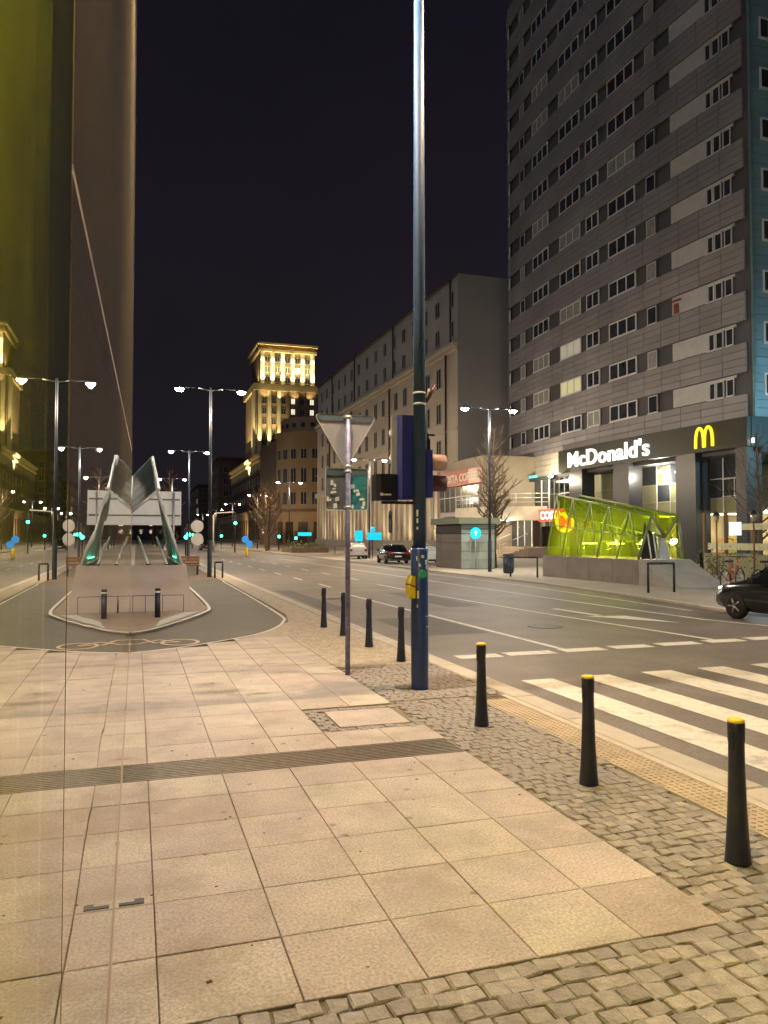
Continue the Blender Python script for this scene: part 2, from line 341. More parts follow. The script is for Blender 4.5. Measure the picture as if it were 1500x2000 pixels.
# setts
SETTM = []
for k in range(14):
    r_ = random.Random(k); b = .012
    j = lambda s=.006: r_.uniform(-s, s)
    a = .0485
    low = [(-a+j(),-a+j()),(a+j(),-a+j()),(a+j(),a+j()),(-a+j(),a+j())]
    mb = MB()
    z1 = -.006; zt = 0.0
    p0 = [(x,y,-.045) for x,y in low]; p1 = [(x,y,z1) for x,y in low]; p2 = [(x*.86+j(.005), y*.86+j(.005), zt+j(.002)) for x,y in low]
    mb.grid([p0, p1, p2], close=True, smooth=False); n = len(mb.v); mb.f.append((n-4,n-3,n-2,n-1)); mb.sm.append(False)
    SETTM.append(mb)
SETTMESH = [m.mesh('sett', SETT) for m in SETTM]
cands = []
rs = random.Random(11)
def sett_block(u0, u1, v0, v1, size=.098, along='u', skip=None):
    if along == 'u':
        v = v0 + size/2; row = 0
        while v < v1 - size*.3:
            u = u0 + size/2 + (row % 2)*size*.5 - rs.uniform(0, .03)
            while u < u1 - size*.3:
                w = rs.uniform(.86, 1.16)
                if not (skip and skip(u, v)): cands.append((u, v + rs.uniform(-.007,.007), w, rs.uniform(.94,1.06), size/.098))
                u += size*w*1.02
            v += size*1.0; row += 1
sett_block(-.06, 3.62, 1.512, 2.656, .088)
sett_block(2.385, 3.24, 2.665, 7.2, .080)
sett_block(2.385, 3.61, 7.2, 9.3, .080)
sett_block(1.5, 2.385, 6.16, 7.1, .080, skip=lambda u, v: 1.615 < u < 2.34 and 6.29 < v < 6.99)
def frame_pos(u, v):
    c, s = math.cos(YAW), math.sin(YAW); a = u*c - v*s; f = u*s + v*c
    return a/f, f
vis = []
rest = []
for q in cands:
    if q[1] <= 0.3: continue
    a, f = frame_pos(q[0], q[1])
    y = 1.6/f*1500 + 1050; x = 750 + a*1500
    (vis if (-20 < x < 1520 and y < 2020) else rest).append((f, q))
vis.sort(key=lambda t: t[0])
for f, q in vis[:300]:
    inst(rs.choice(SETTMESH), 'sett', pave, (q[0], q[1], rs.uniform(-.004, .002)), rs.uniform(-.06,.06) + rs.choice((0, math.pi/2, math.pi)), (q[2]*q[4], q[3]*q[4], 1), rs.uniform(-.03,.03), rs.uniform(-.03,.03))
mb = MB()
for f, q in vis[300:] + rest:
    src = rs.choice(SETTM); n = len(mb.v); z = rs.uniform(-.004,.002)
    mb.v += [(x*q[2]*q[4]+q[0], y*q[3]*q[4]+q[1], zz+z) for x,y,zz in src.v]; mb.f += [tuple(i+n for i in f_) for f_ in src.f]; mb.sm += src.sm
mb.build('setts_beyond', SETT, pave, kind='stuff')
SAND = M('joint_sand', (.20,.165,.12), rough=.95, var=.3, scale=25, fine=.3, fscale=150)
MB().box(-.06,3.615,1.5,2.657,-.02,-.0130).box(2.376,3.238,2.6575,7.15,-.02,-.0131).box(2.376,3.615,7.151,9.3,-.02,-.0132).box(1.49,2.375,6.155,7.11,-.02,-.0133).build('sett_bedding', SAND, pave, kind='stuff')
# tactile tiles
mb = MB().bev(-.149,.149,-.149,.149,-.03,-.004,.003)
for i in range(6):
    for k in range(6):
        mb.lathe([(.016,-.004),(.012,.0005),(.004,.002)], ((i-2.5)*.05,(k-2.5)*.05,0), 6)
TT = mb.mesh('tactile_tile', TACT)
for i in range(-4, 14):
    inst(TT, 'tactile_tile', pave, (3.40, 2.9+i*.302, 0), rs.choice((0, math.pi/2)))
MB().box(3.24,3.249,1.6,7.1,-.03,-.004).build('edge_strip', KERB, pave)
MB().box(3.552,3.615,1.0,7.14,-.03,-.002).build('edge_strip', KERB, pave)
MB().quad((2.385,9.3,-.006),(3.61,9.3,-.006),(3.61,60,-.006),(3.18,60,-.006),(3.18,28.5,-.006),(3.0,16,-.006),(2.8,14.65,-.006),(2.4,13.62,-.006),(2.0,12.9,-.006),(1.8,12.63,-.006),(1.6,12.41,-.006),(2.385,12.41,-.006)).build('small_sett_field', SETTFAR, pave, kind='stuff')
# bike path
cur = [(-3,13.3),(-1.87,12.4),(-.77,11.52),(.01,11.27),(.61,11.6),(1.25,12.12),(1.89,12.73),(2.4,13.6),(2.77,14.65),(2.95,15.93),(3.14,28.7)]
bike = structure(MB().quad(*[(x,y,-.010) for x,y in cur if x > -.06], (3.14,28.7,-.010),(1.6,28.7,-.010),(-.06,28.7,-.010)).build('bike_path', BIKEASPH))
def stripe(pts, w, z, name, parent, mat=PAINT):
    mb = MB(); l = []; r = []
    for i, p in enumerate(pts):
        a = Vector(pts[max(0,i-1)]); b = Vector(pts[min(len(pts)-1,i+1)]); d = (b-a).normalized(); n = Vector((-d.y, d.x))*w/2
        l.append((p[0]+n.x, p[1]+n.y, z)); r.append((p[0]-n.x, p[1]-n.y, z))
    mb.grid([r, l], smooth=False); return mb.build(name, mat, parent)
def smooth_pts(pts, n=5):
    out = []
    for i in range(len(pts)-1):
        p0 = Vector(pts[max(0,i-1)]); p1 = Vector(pts[i]); p2 = Vector(pts[i+1]); p3 = Vector(pts[min(len(pts)-1,i+2)])
        for k in range(n):
            t = k/n; out.append(tuple(.5*((2*p1)+(-p0+p2)*t+(2*p0-5*p1+4*p2-p3)*t*t+(-p0+3*p1-3*p2+p3)*t**3)))
    out.append(tuple(pts[-1])); return out
stripe(smooth_pts([(-.05,11.31),(.61,11.64),(1.25,12.17),(1.89,12.8),(2.38,13.66),(2.7,14.65),(2.86,15.93),(2.98,22),(3.05,28.7)]), .06, -.002, 'edge_line', bike)
stripe([(3.1,28.7),(3.15,60)], .05, -.002, 'edge_line', bike)
# bicycle symbol
bp = M('bike_symbol_paint', (.62,.46,.30), rough=.6, dirt=.35, dscale=8, dcol=(.3,.22,.15))
for cu in (.66, -.35):
    stripe([(cu+.27*math.cos(t), 12.25+.33*math.sin(t)) for t in [2*math.pi*i/20 for i in range(21)]], .06, -.004, 'bicycle_marking', bike, bp)
for a, b in (((.66,12.25),(.35,12.6)),((.35,12.6),(.05,12.2)),((.66,12.25),(.3,12.25)),((.05,12.2),(-.35,12.25)),((.3,12.2),(.12,12.75)),((.12,12.75),(-.2,12.7))):
    stripe([a, b], .05, 0.0, 'bicycle_marking', bike, bp)
# road markings
def bar(u0,u1,v0,v1,sk=0.): return MB().quad((u0,v0,-.056),(u1,v0,-.056),(u1+sk,v1,-.056),(u0+sk,v1,-.056))
for u0, u1 in ((4.27,4.68),(5.07,5.47),(5.94,6.38),(6.80,7.22),(7.66,8.08),(8.52,8.94),(9.38,9.8),(10.24,10.66),(11.1,11.5),(11.95,12.35)):
    bar(u0,u1,.5,8.05+.03*(u0-4.2)).build('zebra_stripe', PAINT, road)
for u0, u1 in ((4.25,4.9),(5.02,5.78),(5.96,6.66),(6.84,7.52),(7.72,8.45),(8.66,9.36),(9.55,10.2),(10.4,11.1)):
    bar(u0,u1,9.72+.06*(u0-4.2),10.02+.06*(u0-4.2)).build('stop_line_block', PAINT, road)
stripe([(6.05,10.12),(5.93,18),(5.89,22.5)], .11, -.055, 'lane_line', road)
stripe([(8.93,10.3),(8.5,15),(8.2,20.8),(8.15,26)], .11, -.055, 'lane_line', road)
stripe([(11.45,11.0),(10.95,12.9),(10.8,18),(10.76,28.1),(10.7,60)], .12, -.055, 'lane_line', road)
stripe([(12.0,14.5),(12.3,18),(12.75,24),(12.8,50)], .10, -.055, 'lane_line', road)
for i in range(8):
    stripe([(6.2,25+i*4.6),(6.25,27+i*4.6)], .11, -.055, 'lane_dash', road)
    stripe([(8.3,29+i*4.6),(8.35,31+i*4.6)], .11, -.055, 'lane_dash', road)
MB().quad((9.2,15.9,-.055),(9.38,15.9,-.055),(9.5,14.2,-.055),(9.3,14.2,-.055)).quad((9.0,14.2,-.0549),(9.9,14.0,-.0549),(10.1,12.5,-.0549)).build('lane_arrow', PAINT, road)

PATCH = M('asphalt_patch', (.095,.085,.08), rough=.7, var=.15, scale=3, fine=.35, fscale=70)
for u0,u1,v0,v1 in ((4.6,5.9,12.2,15.0),(7.1,8.0,17,22),(9.3,10.4,7.2,8.9),(4.1,4.7,17,24)):
    MB().quad((u0,v0,-.0585),(u1,v0+.05,-.0585),(u1-.04,v1,-.0585),(u0+.03,v1,-.0585)).build('asphalt_patch', PATCH, road)
for u0, v0 in ((7.3,12.8),(5.2,20.5),(9.7,19)):
    m_ = MB().lathe([(.33,-.060),(.33,-.054),(.30,-.053)], (u0,v0,0), 24).build('manhole_cover', M('cast_iron_%d' % int(v0*10),(.06,.055,.05),rough=.5,metal=.5,bump=.6,bscale=40), road)
r_ = random.Random(31); LIT = M('litter_white',(.6,.6,.58),rough=.6); BUTT = M('leaf_scrap',(.10,.06,.03),rough=.8)
for i in range(46):
    a = r_.uniform(.05,2.3); b_ = r_.uniform(2.7,11); s_ = r_.uniform(.006,.02)
    MB().prism([(a,b_),(a+s_,b_+s_*.3),(a+s_*.8,b_+s_),(a-s_*.2,b_+s_*.6)], .0015, .004).build('litter_scrap', LIT if r_.random() < .3 else BUTT, pave)

# ------------------------------------------------------------------ glazed facade beside the camera
GX = -.075
fac = thing('glass_building', 'tall yellow-green glazed facade close beside the paving, mirroring the street', 'building', (-1.2, 6, 0))
PANE = glass('tinted_glass', (.82, .84, .50), 1.0, dust=.03, dcol=(.45,.45,.08), fexp=2.6)
PANE2 = glass('smoked_glass', (.80, .74, .66), 1.0, dust=.05, dcol=(.7,.6,.45), fexp=1.7)
PANE3 = glass('dusty_glass', (.80, .74, .66), 1.0, dust=.06, dcol=(.85,.68,.40), fexp=1.7)
MB().box(GX-.012,GX,-2.5,.945,-.02,12).build('pane', PANE, fac)
def zt(v): return 1.95 + .08*v
VJ = 3.75
for va_, vb_, pm_ in ((.957,VJ,PANE2),(VJ+.006,13.0,PANE3)):
    MB().prismx([(va_,-.02),(vb_,-.02),(vb_,zt(vb_)),(va_,zt(va_))], GX-.012, GX).build('pane', pm_, fac)
    MB().prismx([(va_,zt(va_)+.012),(vb_,zt(vb_)+.012),(vb_,12),(va_,12)], GX-.012, GX).build('pane', pm_, fac)
MB().box(GX-.016,GX-.001,.946,.956,0,12).build('gasket', DARK, fac)
MB().prismx([(.957,zt(.957)),(13,zt(13)),(13,zt(13)+.012),(.957,zt(.957)+.012)], GX-.012, GX-.002).build('glazing_bar', M('bar_pink_alu',(.45,.36,.32),rough=.4,metal=.5), fac)
MB().box(GX-.30,GX-.001,13.0,13.25,0,13).build('end_post', M('tan_stone_post',(.46,.38,.24),rough=.7,var=.1), fac)
MB().box(-3.2,-3.1,-3,13.2,0,12).build('inner_wall', M('brown_inner_wall',(.30,.24,.16),rough=.8,var=.2,scale=.8), fac)
MB().box(-1.15,-1.05,.5,10.2,0.01,12).build('coloured_panel', M('yellow_green_panel',(.50,.56,.02),rough=.5,var=.25,scale=.7), fac)
MB().box(-3.1,GX-.02,12.86,12.95,0,12).build('inner_wall', M('brown_end_wall',(.21,.17,.13),rough=.8,var=.2,scale=.8), fac)
MB().box(-3.1,GX-.02,-3,13,-.1,0).build('inner_floor', M('inner_floor_stone',(.26,.20,.13),rough=.6,fine=.2,fscale=60), fac)
STRIP = emis('strip_lamp_tube', (1,.84,.46), 210.)
for z in (3.4, 6.6, 10.2):
    MB().box(-.62,-.55,-.5,2.9,z,z+.06).build('strip_lamp', STRIP, fac)
for v in (3.6, 6.6): MB().box(-.62,-.55,v,v+2.4,11.6,11.66).build('strip_lamp', STRIP, fac)  # out-of-view strips added to brighten the coloured panel
for z in (4.2, 9.2): MB().box(-2.6,-2.5,10.6,12.4,z,z+.1).build('strip_lamp', emis('strip_lamp_dim_%d' % int(z), (1,.78,.5), 18.), fac)

# ------------------------------------------------------------------ street lamps
HEADM = {}
for nm, mt in (('c', LAMPW), ('w', LAMPY)):
    HEADM[nm] = MB().lathe([(.05,-.10),(.12,-.085),(.17,-.02),(.175,.0)], (0,0,0), 14).mesh('lamp_glass', mt)
HOOD = MB().lathe([(.185,0),(.19,.02),(.15,.08),(.06,.12),(.02,.125)], (0,0,0), 14).mesh('lamp_hood', DARK)
PW = 1500.
LAMPGREY = M('lamp_post_grey_blue', (.022,.028,.045), rough=.4, var=.2, scale=6)
def street_lamp(u, v, label, left='c', right='w', sleeve=True, polemat=None, power=1.0, H=7.62, arm=1.24, r0=.093, lc=None, upper=None):
    t = thing('street_lamp', label, 'street lamp', (u, v, 0), 'street lamps along the road')
    polemat = polemat or LAMPGREY
    mb = MB().lathe([(r0+.004,0),(r0,.03),(r0,1.47),(r0-.004,1.485),(r0*.73,1.49)], (u,v,0), 20); mb.build('base_sleeve', polemat, t)
    MB().lathe([(r0*.73,1.48),(r0*.70,4),(r0*.55,H+.12),(.01,H+.14)], (u,v,0), 18).build('pole', upper or polemat, t)
    for s, k in ((-1, left), (1, right)):
        a = MB().path([(u,v,H-.02),(u+s*arm*.4,v,H+.07),(u+s*(arm-.1),v,H+.08)], .026, 8).build('arm', DARK, t)
        h = inst(HOOD, 'lamp_hood', t, (u+s*arm, v, H))
        g = inst(HEADM[k], 'lamp_glass', h, (u+s*arm, v, H-.004))
        point('lamp_light', (u+s*arm, v, H-.11), PW*power, lc or (COOL if k == 'c' else WARM), t, .06)
    return t
pole = street_lamp(2.88, 7.69, 'tall navy lamp post with traffic signals and yellow button beside the crossing', polemat=NAVY, H=7.95, upper=M('pole_steel_blue',(.028,.058,.125),rough=.6,spec=.25,var=.2,scale=5))
street_lamp(2.85, 31.9, 'dark lamp post with one cool and one orange head beside the far bike path')
street_lamp(3.5, 55.5, 'lamp post behind the white billboard left of the tall dark lamp post', right='c', power=.9)
street_lamp(3.5, 82, 'smaller distant lamp post right of the billboard at the left pavement', right='w', power=.8)
for v, w_ in ((110,'nearest'), (140,'middle'), (175,'farthest')): street_lamp(3.5, v, w_ + ' of the three tiny far lamp posts on the left side of the road', right='c', power=.6)
street_lamp(15.75, 7.9, 'lamp post on the far pavement nearest the zebra crossing', left='c', right='c')
street_lamp(15.75, 32.7, 'double-headed lamp post in front of the grey kiosk', left='c', right='c', power=.9)
street_lamp(17.2, 57, 'lamp post in front of the stone block beside the blue parking signs', left='w', right='c', power=1.2)
street_lamp(15.9, 83, 'lamp post before the planter at the far stone block corner', left='c', right='w')
street_lamp(16.5, 110, 'lamp post in front of the rounded brown building', left='w', right='w')
street_lamp(39, 23.5, 'unseen cool lamp post added to light the tower end wall blue', right='c', power=1.7, lc=(.45,.85,1.0))  # added out of view to throw blue light on the end wall
for v, w_ in ((140,'nearest'), (170,'middle'), (205,'farthest')): street_lamp(16.5, v, w_ + ' of the three tiny far lamp posts on the right side of the road', left='c', right='w', power=.8)

# ------------------------------------------------------------------ signals on the central lamp post
u, v = 2.88, 7.69
BLUEBOX = M('signal_housing_blue', (.03,.04,.34), rough=.4, var=.2, scale=8)
hb = MB().prism([(2.66,7.80),(2.66,7.75),(2.70,7.73),(2.88,7.73),(2.91,7.77),(2.91,7.95),(2.66,7.95)], 2.01, 2.915).build('vehicle_signal', BLUEBOX, pole)
for k, c in ((2.77,(.5,.03,.02)),(2.47,(.5,.3,.02)),(2.17,(.02,.5,.25))):
    MB().lathe([(.10,0),(.11,.02),(.115,.16)], (2.785,7.95,k-.0), 14, 'y').build('visor', DARK, hb)
MB().box(2.60,2.66,7.79,7.81,2.02,2.9).build('backboard_rim', SIGNRIM, hb)
sb = MB().prism([(2.40,7.70),(2.44,7.66),(2.60,7.66),(2.635,7.70),(2.635,7.88),(2.40,7.88)], 1.99, 2.27).build('pedestrian_signal', M('signal_box_black',(.012,.014,.035),rough=.35), pole)
MB().box(2.43,2.46,7.655,7.659,2.04,2.07).box(2.465,2.55,7.655,7.659,2.045,2.06).build('maker_mark', STICKER, sb)
MB().box(2.46,2.86,7.68,7.72,1.955,1.985).build('bracket_bar', DARK, pole)
rb = MB().prism([(2.935,7.70),(2.955,7.66),(3.02,7.66),(3.04,7.70),(3.04,7.92),(2.935,7.92)], 2.03, 2.54).build('side_signal', BLUEBOX, pole)
rb['label'] = 'blue two-lens pedestrian signal facing the road'
for z, m in ((2.42, M('visor_pink_lit',(.55,.36,.34),rough=.5)), (2.19, M('visor_dark_red',(.06,.012,.012),rough=.5))):
    MB().lathe([(.082,0),(.09,.02),(.088,.17),(.08,.172),(.076,.03)], (3.04,7.79,z), 16, 'x').build('visor', m, rb)
MB().box(2.97,3.01,7.7,7.74,2.54,2.66).tube((2.99,7.72,2.66),(2.96,7.72,2.78),.015).box(2.95,3.06,7.70,7.73,2.70,2.715).build('hinge_bracket', DARK, pole)
for z in (3.14, 3.02): MB().lathe([(.0665,0),(.069,.002),(.069,.018),(.0665,.02)], (u,v,z), 18).build('clamp_band', SIGNRIM, pole)
MB().tube((2.95,7.68,3.06),(3.06,7.68,3.24),.022,.022,8).build('red_stub', M('stub_dark_red',(.07,.012,.01),rough=.5), pole)
MB().tube((2.95,7.66,3.10),(2.98,7.66,3.20),.011,.011,8).build('cable_gland', SIGNRIM, pole)
MB().tube((2.945,7.68,2.65),(2.945,7.68,3.02),.016,.016,8).build('conduit', M('conduit_pale_blue',(.14,.24,.34),rough=.4), pole)
pb = MB().prismy([(2.735,1.02),(2.76,.96),(2.80,.965),(2.80,1.19),(2.765,1.20),(2.74,1.13)], 7.60, 7.74).build('push_button', YELLOW, pole)
MB().prismy([(2.738,1.10),(2.80,1.075),(2.80,1.085),(2.738,1.112)], 7.597, 7.741).build('button_seam', DARK, pb)
mk = [(2.85,1.36,.03),(2.88,1.30,.022),(2.86,1.27,.016),(2.90,1.40,.018),(2.83,1.62,.02),(2.84,1.72,.015)]
def on_sleeve(du, z, w, h, mat, name, rr=.0955, parent=None):
    th0 = math.asin(max(-1, min(1, (du)/rr))); rows = [[], []]
    for i in range(5):
        t = th0 + (i/4-.5)*w/rr
        for k, zz in enumerate((z-h/2, z+h/2)): rows[k].append((2.88+rr*math.sin(t), 7.69-rr*math.cos(t), zz))
    return MB().grid([rows[0], rows[1]]).build(name, mat, parent or pole)
for du, z, w, h in ((.0,1.40,.035,.03),(.04,1.34,.025,.05),(-.03,1.31,.02,.03),(.05,1.29,.02,.04),(-.06,1.38,.015,.05),(-.05,1.0,.02,.08),(.05,.77,.05,.006),(.06,.66,.05,.008),(-.055,.88,.015,.03)):
    on_sleeve(du, z, w, h, STICKER, 'sticker_scrap')
MB().lathe([(.042,0),(.044,.003),(.043,.006)], (2.875,7.583,1.215), 20, 'y').build('green_sticker', M('green_sticker',(.03,.42,.24),rough=.45), pole)
for z, h in ((1.86,.07),(1.78,.05),(1.70,.03)): on_sleeve(-.045, z, .02, h, STICKER, 'sticker_scrap', .0705)

# ------------------------------------------------------------------ yield sign seen from behind
t = thing('traffic_sign', 'grey post carrying backs of a triangular and a rectangular sign', 'traffic sign', (2.37,8.71,0))
MB().lathe([(.030,0),(.030,3.04),(.0,3.05)], (2.365,8.71,0), 14).build('post', M('post_lilac_grey',(.20,.20,.33),rough=.45,var=.5,scale=14,metal=.2,dirt=.45,dscale=9,dcol=(.42,.42,.48)), t)
def rounded(pts, r, n=5):
    out = []; m = len(pts)
    for i in range(m):
        p = Vector(pts[i]); a = (Vector(pts[i-1])-p).normalized(); b = (Vector(pts[(i+1) % m])-p).normalized()
        half = a.angle(b)/2; d = r/math.tan(half); s = p+a*d; e = p+b*d
        for k in range(n+1):
            q = k/n; out.append(tuple((1-q)**2*s + 2*q*(1-q)*p + q*q*e))
    return out
def plate(pts, y0, y1, r, name, parent, mat, rim):
    o = MB().prismy(rounded(pts, r), y0, y1).build(name, mat, parent)
    c = Vector((sum(p[0] for p in pts)/len(pts), sum(p[1] for p in pts)/len(pts)))
    outer = rounded(pts, r); inner = [(c.x+(x-c.x)*.965, c.y+(z-c.y)*.965) for x, z in outer]
    mb = MB(); mb.grid([[(x,y0-.010,z) for x,z in inner],[(x,y0-.012,z) for x,z in outer],[(x,y0+.004,z) for x,z in outer]], close=True, smooth=False)
    mb.build('rim', rim, o); return o
tri = plate([(1.955,3.055),(2.345,2.40),(2.735,3.055)], 8.752, 8.762, .05, 'triangle_plate', t, SIGNBACK, SIGNRIM)
MB().prismy([(2.00,3.035),(2.03,2.975),(2.66,2.975),(2.69,3.035)], 8.744, 8.751).build('stiffening_bar', M('dark_slate_bar',(.11,.15,.19),rough=.5), tri)
rec = plate([(2.10,1.92),(2.62,1.92),(2.62,2.42),(2.10,2.42)], 8.752, 8.762, .035, 'rectangle_plate', t, M('sign_back_slate',(.15,.17,.20),rough=.5,metal=.2,var=.15,scale=9), SIGNRIM)
MB().box(2.115,2.605,8.745,8.751,2.335,2.40).build('stiffening_bar', M('dark_teal_bar',(.09,.14,.18),rough=.5), rec)
MB().box(2.405,2.606,8.746,8.7505,1.935,2.33).build('teal_film', M('teal_film',(.04,.22,.26),rough=.4,var=.5,scale=12), rec)
rs = random.Random(5)
for x, z, w, h in ((2.18,2.24,.035,.05),(2.215,2.21,.03,.03),(2.205,2.17,.05,.018),(2.20,2.13,.07,.03),(2.13,2.05,.03,.05),(2.16,2.04,.02,.02),(2.245,2.05,.05,.05),(2.22,1.97,.05,.06),(2.43,2.20,.05,.05),(2.475,2.15,.07,.03),(2.50,2.11,.05,.04),(2.545,2.05,.06,.03),(2.57,2.0,.035,.05),(2.555,1.955,.04,.025),(2.43,1.96,.03,.04)):
    if w > .04: MB().prismy([(x-w/2,z-h/2),(x+w/2,z-h/2+.01),(x+w/2-.006,z+h/2+.006),(x-w/2+.004,z+h/2)], 8.742, 8.7445).build('sticker', STICKER, rec)
    else: MB().prismy([(x-w/2,z-h/2),(x+w/2,z-h/2),(x+w/2,z+h/2),(x,z+h/2+.01),(x-w/2,z+h/2)], 8.742, 8.7445).build('sticker', STICKER, rec)
for z in (3.02, 2.44, 2.38, 1.96): MB().box(2.325,2.405,8.695,8.745,z-.015,z+.015).lathe([(.034,-.012),(.034,.012)], (2.365,8.71,z), 12).build('clamp', SIGNRIM, t)

# ------------------------------------------------------------------ bollards
BOLP = [(.064,0),(.062,.01),(.053,.12),(.044,.30),(.039,.50),(.038,.58),(.041,.60),(.042,.675),(.040,.684)]
def bollard(u, v, cap, label, group='steel bollards along the kerb'):
    t = thing('bollard', label, 'bollard', (u, v, 0), group)
    MB().lathe(BOLP, (u,v,0), 18).build('shaft', BLACKB, t)
    MB().lathe([(.0395,.684),(.041,.686),(.040,.697),(.030,.701)], (u,v,0), 18).build('cap', YELLOW if cap else BLACKB, t)
    MB().obox((u-.041, v-.012, .60), (.008,.022,.09), .3).build('lock_plate', DARK, t)
    return t
bollard(2.85,3.13,1,'yellow-capped black bollard nearest the camera at right edge')
bollard(2.82,4.40,1,'second yellow-capped black bollard from the camera, middle of three')
bollard(2.82,6.03,1,'yellow-capped black bollard closest to the navy lamp post')
bollard(3.29,9.47,0,'plain black bollard just left of the navy lamp post base')
bollard(3.27,10.85,0,'plain black bollard second from the navy lamp post')
bollard(3.25,12.23,0,'plain black bollard half hidden behind the grey sign post')
bollard(3.21,13.45,0,'farthest plain black bollard of the kerb row')
def post_bollard(u, v, h, label):
    t = thing('bollard', label, 'bollard', (u, v, 0), 'posts on the traffic island')
    MB().lathe([(.055,0),(.055,h-.09)], (u,v,.0), 14).build('shaft', BLACKB, t)
    MB().lathe([(.056,h-.09),(.056,h-.05)], (u,v,0), 14).build('reflective_band', STICKER, t)
    MB().lathe([(.055,h-.05),(.05,h)], (u,v,0), 14).build('cap', BLACKB, t)
post_bollard(.42,15.85,.60,'round black post with pale band before the left metro entrance')

# ------------------------------------------------------------------ traffic island and metro entrances
isl = structure(MB().prism([(-1.37,16.79),(-.8,14.8),(-.06,13.5),(.31,13.98),(1.35,16.68),(1.53,17.59),(1.58,27),(1.58,29.5),(-3,29.5),(-3,17)], -.021, .03).build('traffic_island', M('island_paving',(.36,.28,.22),rough=.8,fine=.2,fscale=30)))
stripe(smooth_pts([(-.06,13.42),(.33,13.92),(1.0,15.5),(1.38,16.62),(1.56,17.5),(1.62,20),(1.62,28)]), .07, .034, 'island_kerb', isl, M('white_kerb',(.66,.63,.58),rough=.6))
MB().quad((.34,14.15,.036),(1.2,16.55,.036),(1.30,16.7,.036),(1.0,16.75,.036),(.45,15.2,.036)).build('pale_paving', M('pale_island_stone',(.55,.56,.55),rough=.7), isl)

def pavilion(name, label, u0, u1, ua, ub, uv, vn, vf, vap, hb, hn, hf, hvn, hvf, gmat, smat, cmat, steel_r=.035, low=.0, extra=None):
    """concrete kerb with a sloped apron, M-shaped glazed canopy rising towards the far end"""
    t = thing(name, label, 'metro entrance', ((u0+u1)/2, (vn+vf)/2, 0))
    b = MB()
    b.prismx([(vn,0.0),(vf,0.0),(vf,hb),(vn,hb)], u0-.1, u0+.08).build('side_wall', cmat[0], t)
    MB().prismx([(vn,0.0),(vf,0.0),(vf,hb),(vn,hb)], u1-.08, u1+.1).build('side_wall', cmat[0], t)
    MB().prismx([(vap,.0),(vn+.02,0.0),(vn+.02,hb-.02),(vn-.1,hb-.002)], u0-.098, u1+.098).build('apron', cmat[1], t)
    for (uu) in (u0-.105, u1+.1005):
        n = int((vf-vn)/1.5)
        for i in range(1, n): MB().box(uu, uu+.005, vn+i*1.5-.006, vn+i*1.5+.006, 0, hb).build('panel_joint', JOINT, t)
    lerp = lambda a, b_, s: a + (b_-a)*s
    n = 5
    def P(s, which):
        vv = lerp(vn+.15, vf-.1, s)
        return {'f0': (u0, vv, hb), 'a': (ua, vv, lerp(hn, hf, s)), 'v': (uv, vv, lerp(hvn, hvf, s)), 'b': (ub, vv, lerp(hn, hf, s)), 'f1': (u1, vv, hb)}[which]
    for i in range(n):
        s0, s1 = i/n, (i+1)/n
        for a, b_ in (('f0','a'),('a','v'),('v','b'),('b','f1')):
            q = [Vector(P(s0,a)), Vector(P(s1,a)), Vector(P(s1,b_)), Vector(P(s0,b_))]
            c = sum(q, Vector())/4; q = [c+(p-c)*.985 for p in q]; nn = (q[1]-q[0]).cross(q[3]-q[0]).normalized()*.012
            if nn.z < 0: nn = -nn; q.reverse()
            MB().hexa([tuple(p) for p in q] + [tuple(p+nn) for p in q]).build('pane', gmat if (a, b_) in (('f0','a'),('b','f1')) else (extra or gmat), t)
    for i in range(n+1):
        s = i/n
        for a, b_ in (('f0','a'),('a','v'),('v','b'),('b','f1')):
            if i in (0, n) or a in ('f0','b') :
                MB().tube(P(s,a), P(s,b_), steel_r*(1.25 if i == 0 else .9), None, 8).build('rafter', smat, t)
        if i < n:
            s1 = (i+1)/n
            MB().tube(P(s,'f0'), P(s1,'a'), steel_r*.55, None, 6).build('brace', smat, t)
            MB().tube(P(s,'a'), P(s1,'v'), steel_r*.55, None, 6).build('brace', smat, t)
            MB().tube(P(s,'f1'), P(s1,'b'), steel_r*.55, None, 6).build('brace', smat, t)
            m0 = tuple((Vector(P(s,'f0'))+Vector(P(s,'a')))/2); m1 = tuple((Vector(P(s1,'f0'))+Vector(P(s1,'a')))/2)
            MB().tube(m0, m1, steel_r*.6, None, 6).build('mid_rail', smat, t)
    for k in ('a','v','b'): MB().tube(P(0,k), P(1,k), steel_r*1.1, None, 8).build('ridge_beam' if k != 'v' else 'valley_beam', smat, t)
    MB().box(u0+.08,u1-.08,vn+.5,vf,-.05,.02).build('stair_floor', M('stair_stone',(.3,.26,.22)), t)
    return t
YG = glass('yellow_green_glass', (.78,.85,.36), .9, dust=.08, dcol=(.62,.70,.06), trans=True)
YGP = M('printed_green_glass', (.16,.20,.03), rough=.25, var=.3, scale=2)
GG = M('grey_green_panel', (.13,.17,.13), rough=.3, var=.35, scale=2.5)
TEALG = glass('teal_tint_glass', (.40,.72,.64), .9, dust=.25, dcol=(.4,.6,.55))
pv1 = pavilion('metro_entrance', 'yellow-green glass metro entrance lit from within across the road', 16.2, 18.03, 16.75, 17.83, 17.27, 22, 28.4, 20.2, .86, 2.36, 3.38, 1.62, 2.5, YG, M('olive_steel',(.17,.21,.10),rough=.4), (M('stained_grey_concrete',(.27,.24,.22),rough=.8,var=.2,scale=1.5,dirt=.4,dscale=1.2,dcol=(.16,.13,.12)), M('pale_apron_concrete',(.40,.40,.37),rough=.75,var=.15,scale=1.5,dirt=.3)), .04)
MB().tube((16.5,21.85,.85),(16.62,22.2,1.75),.025).build('grab_rail', STEEL, pv1); MB().tube((16.72,21.85,.85),(16.84,22.2,1.75),.025).build('grab_rail', STEEL, pv1)
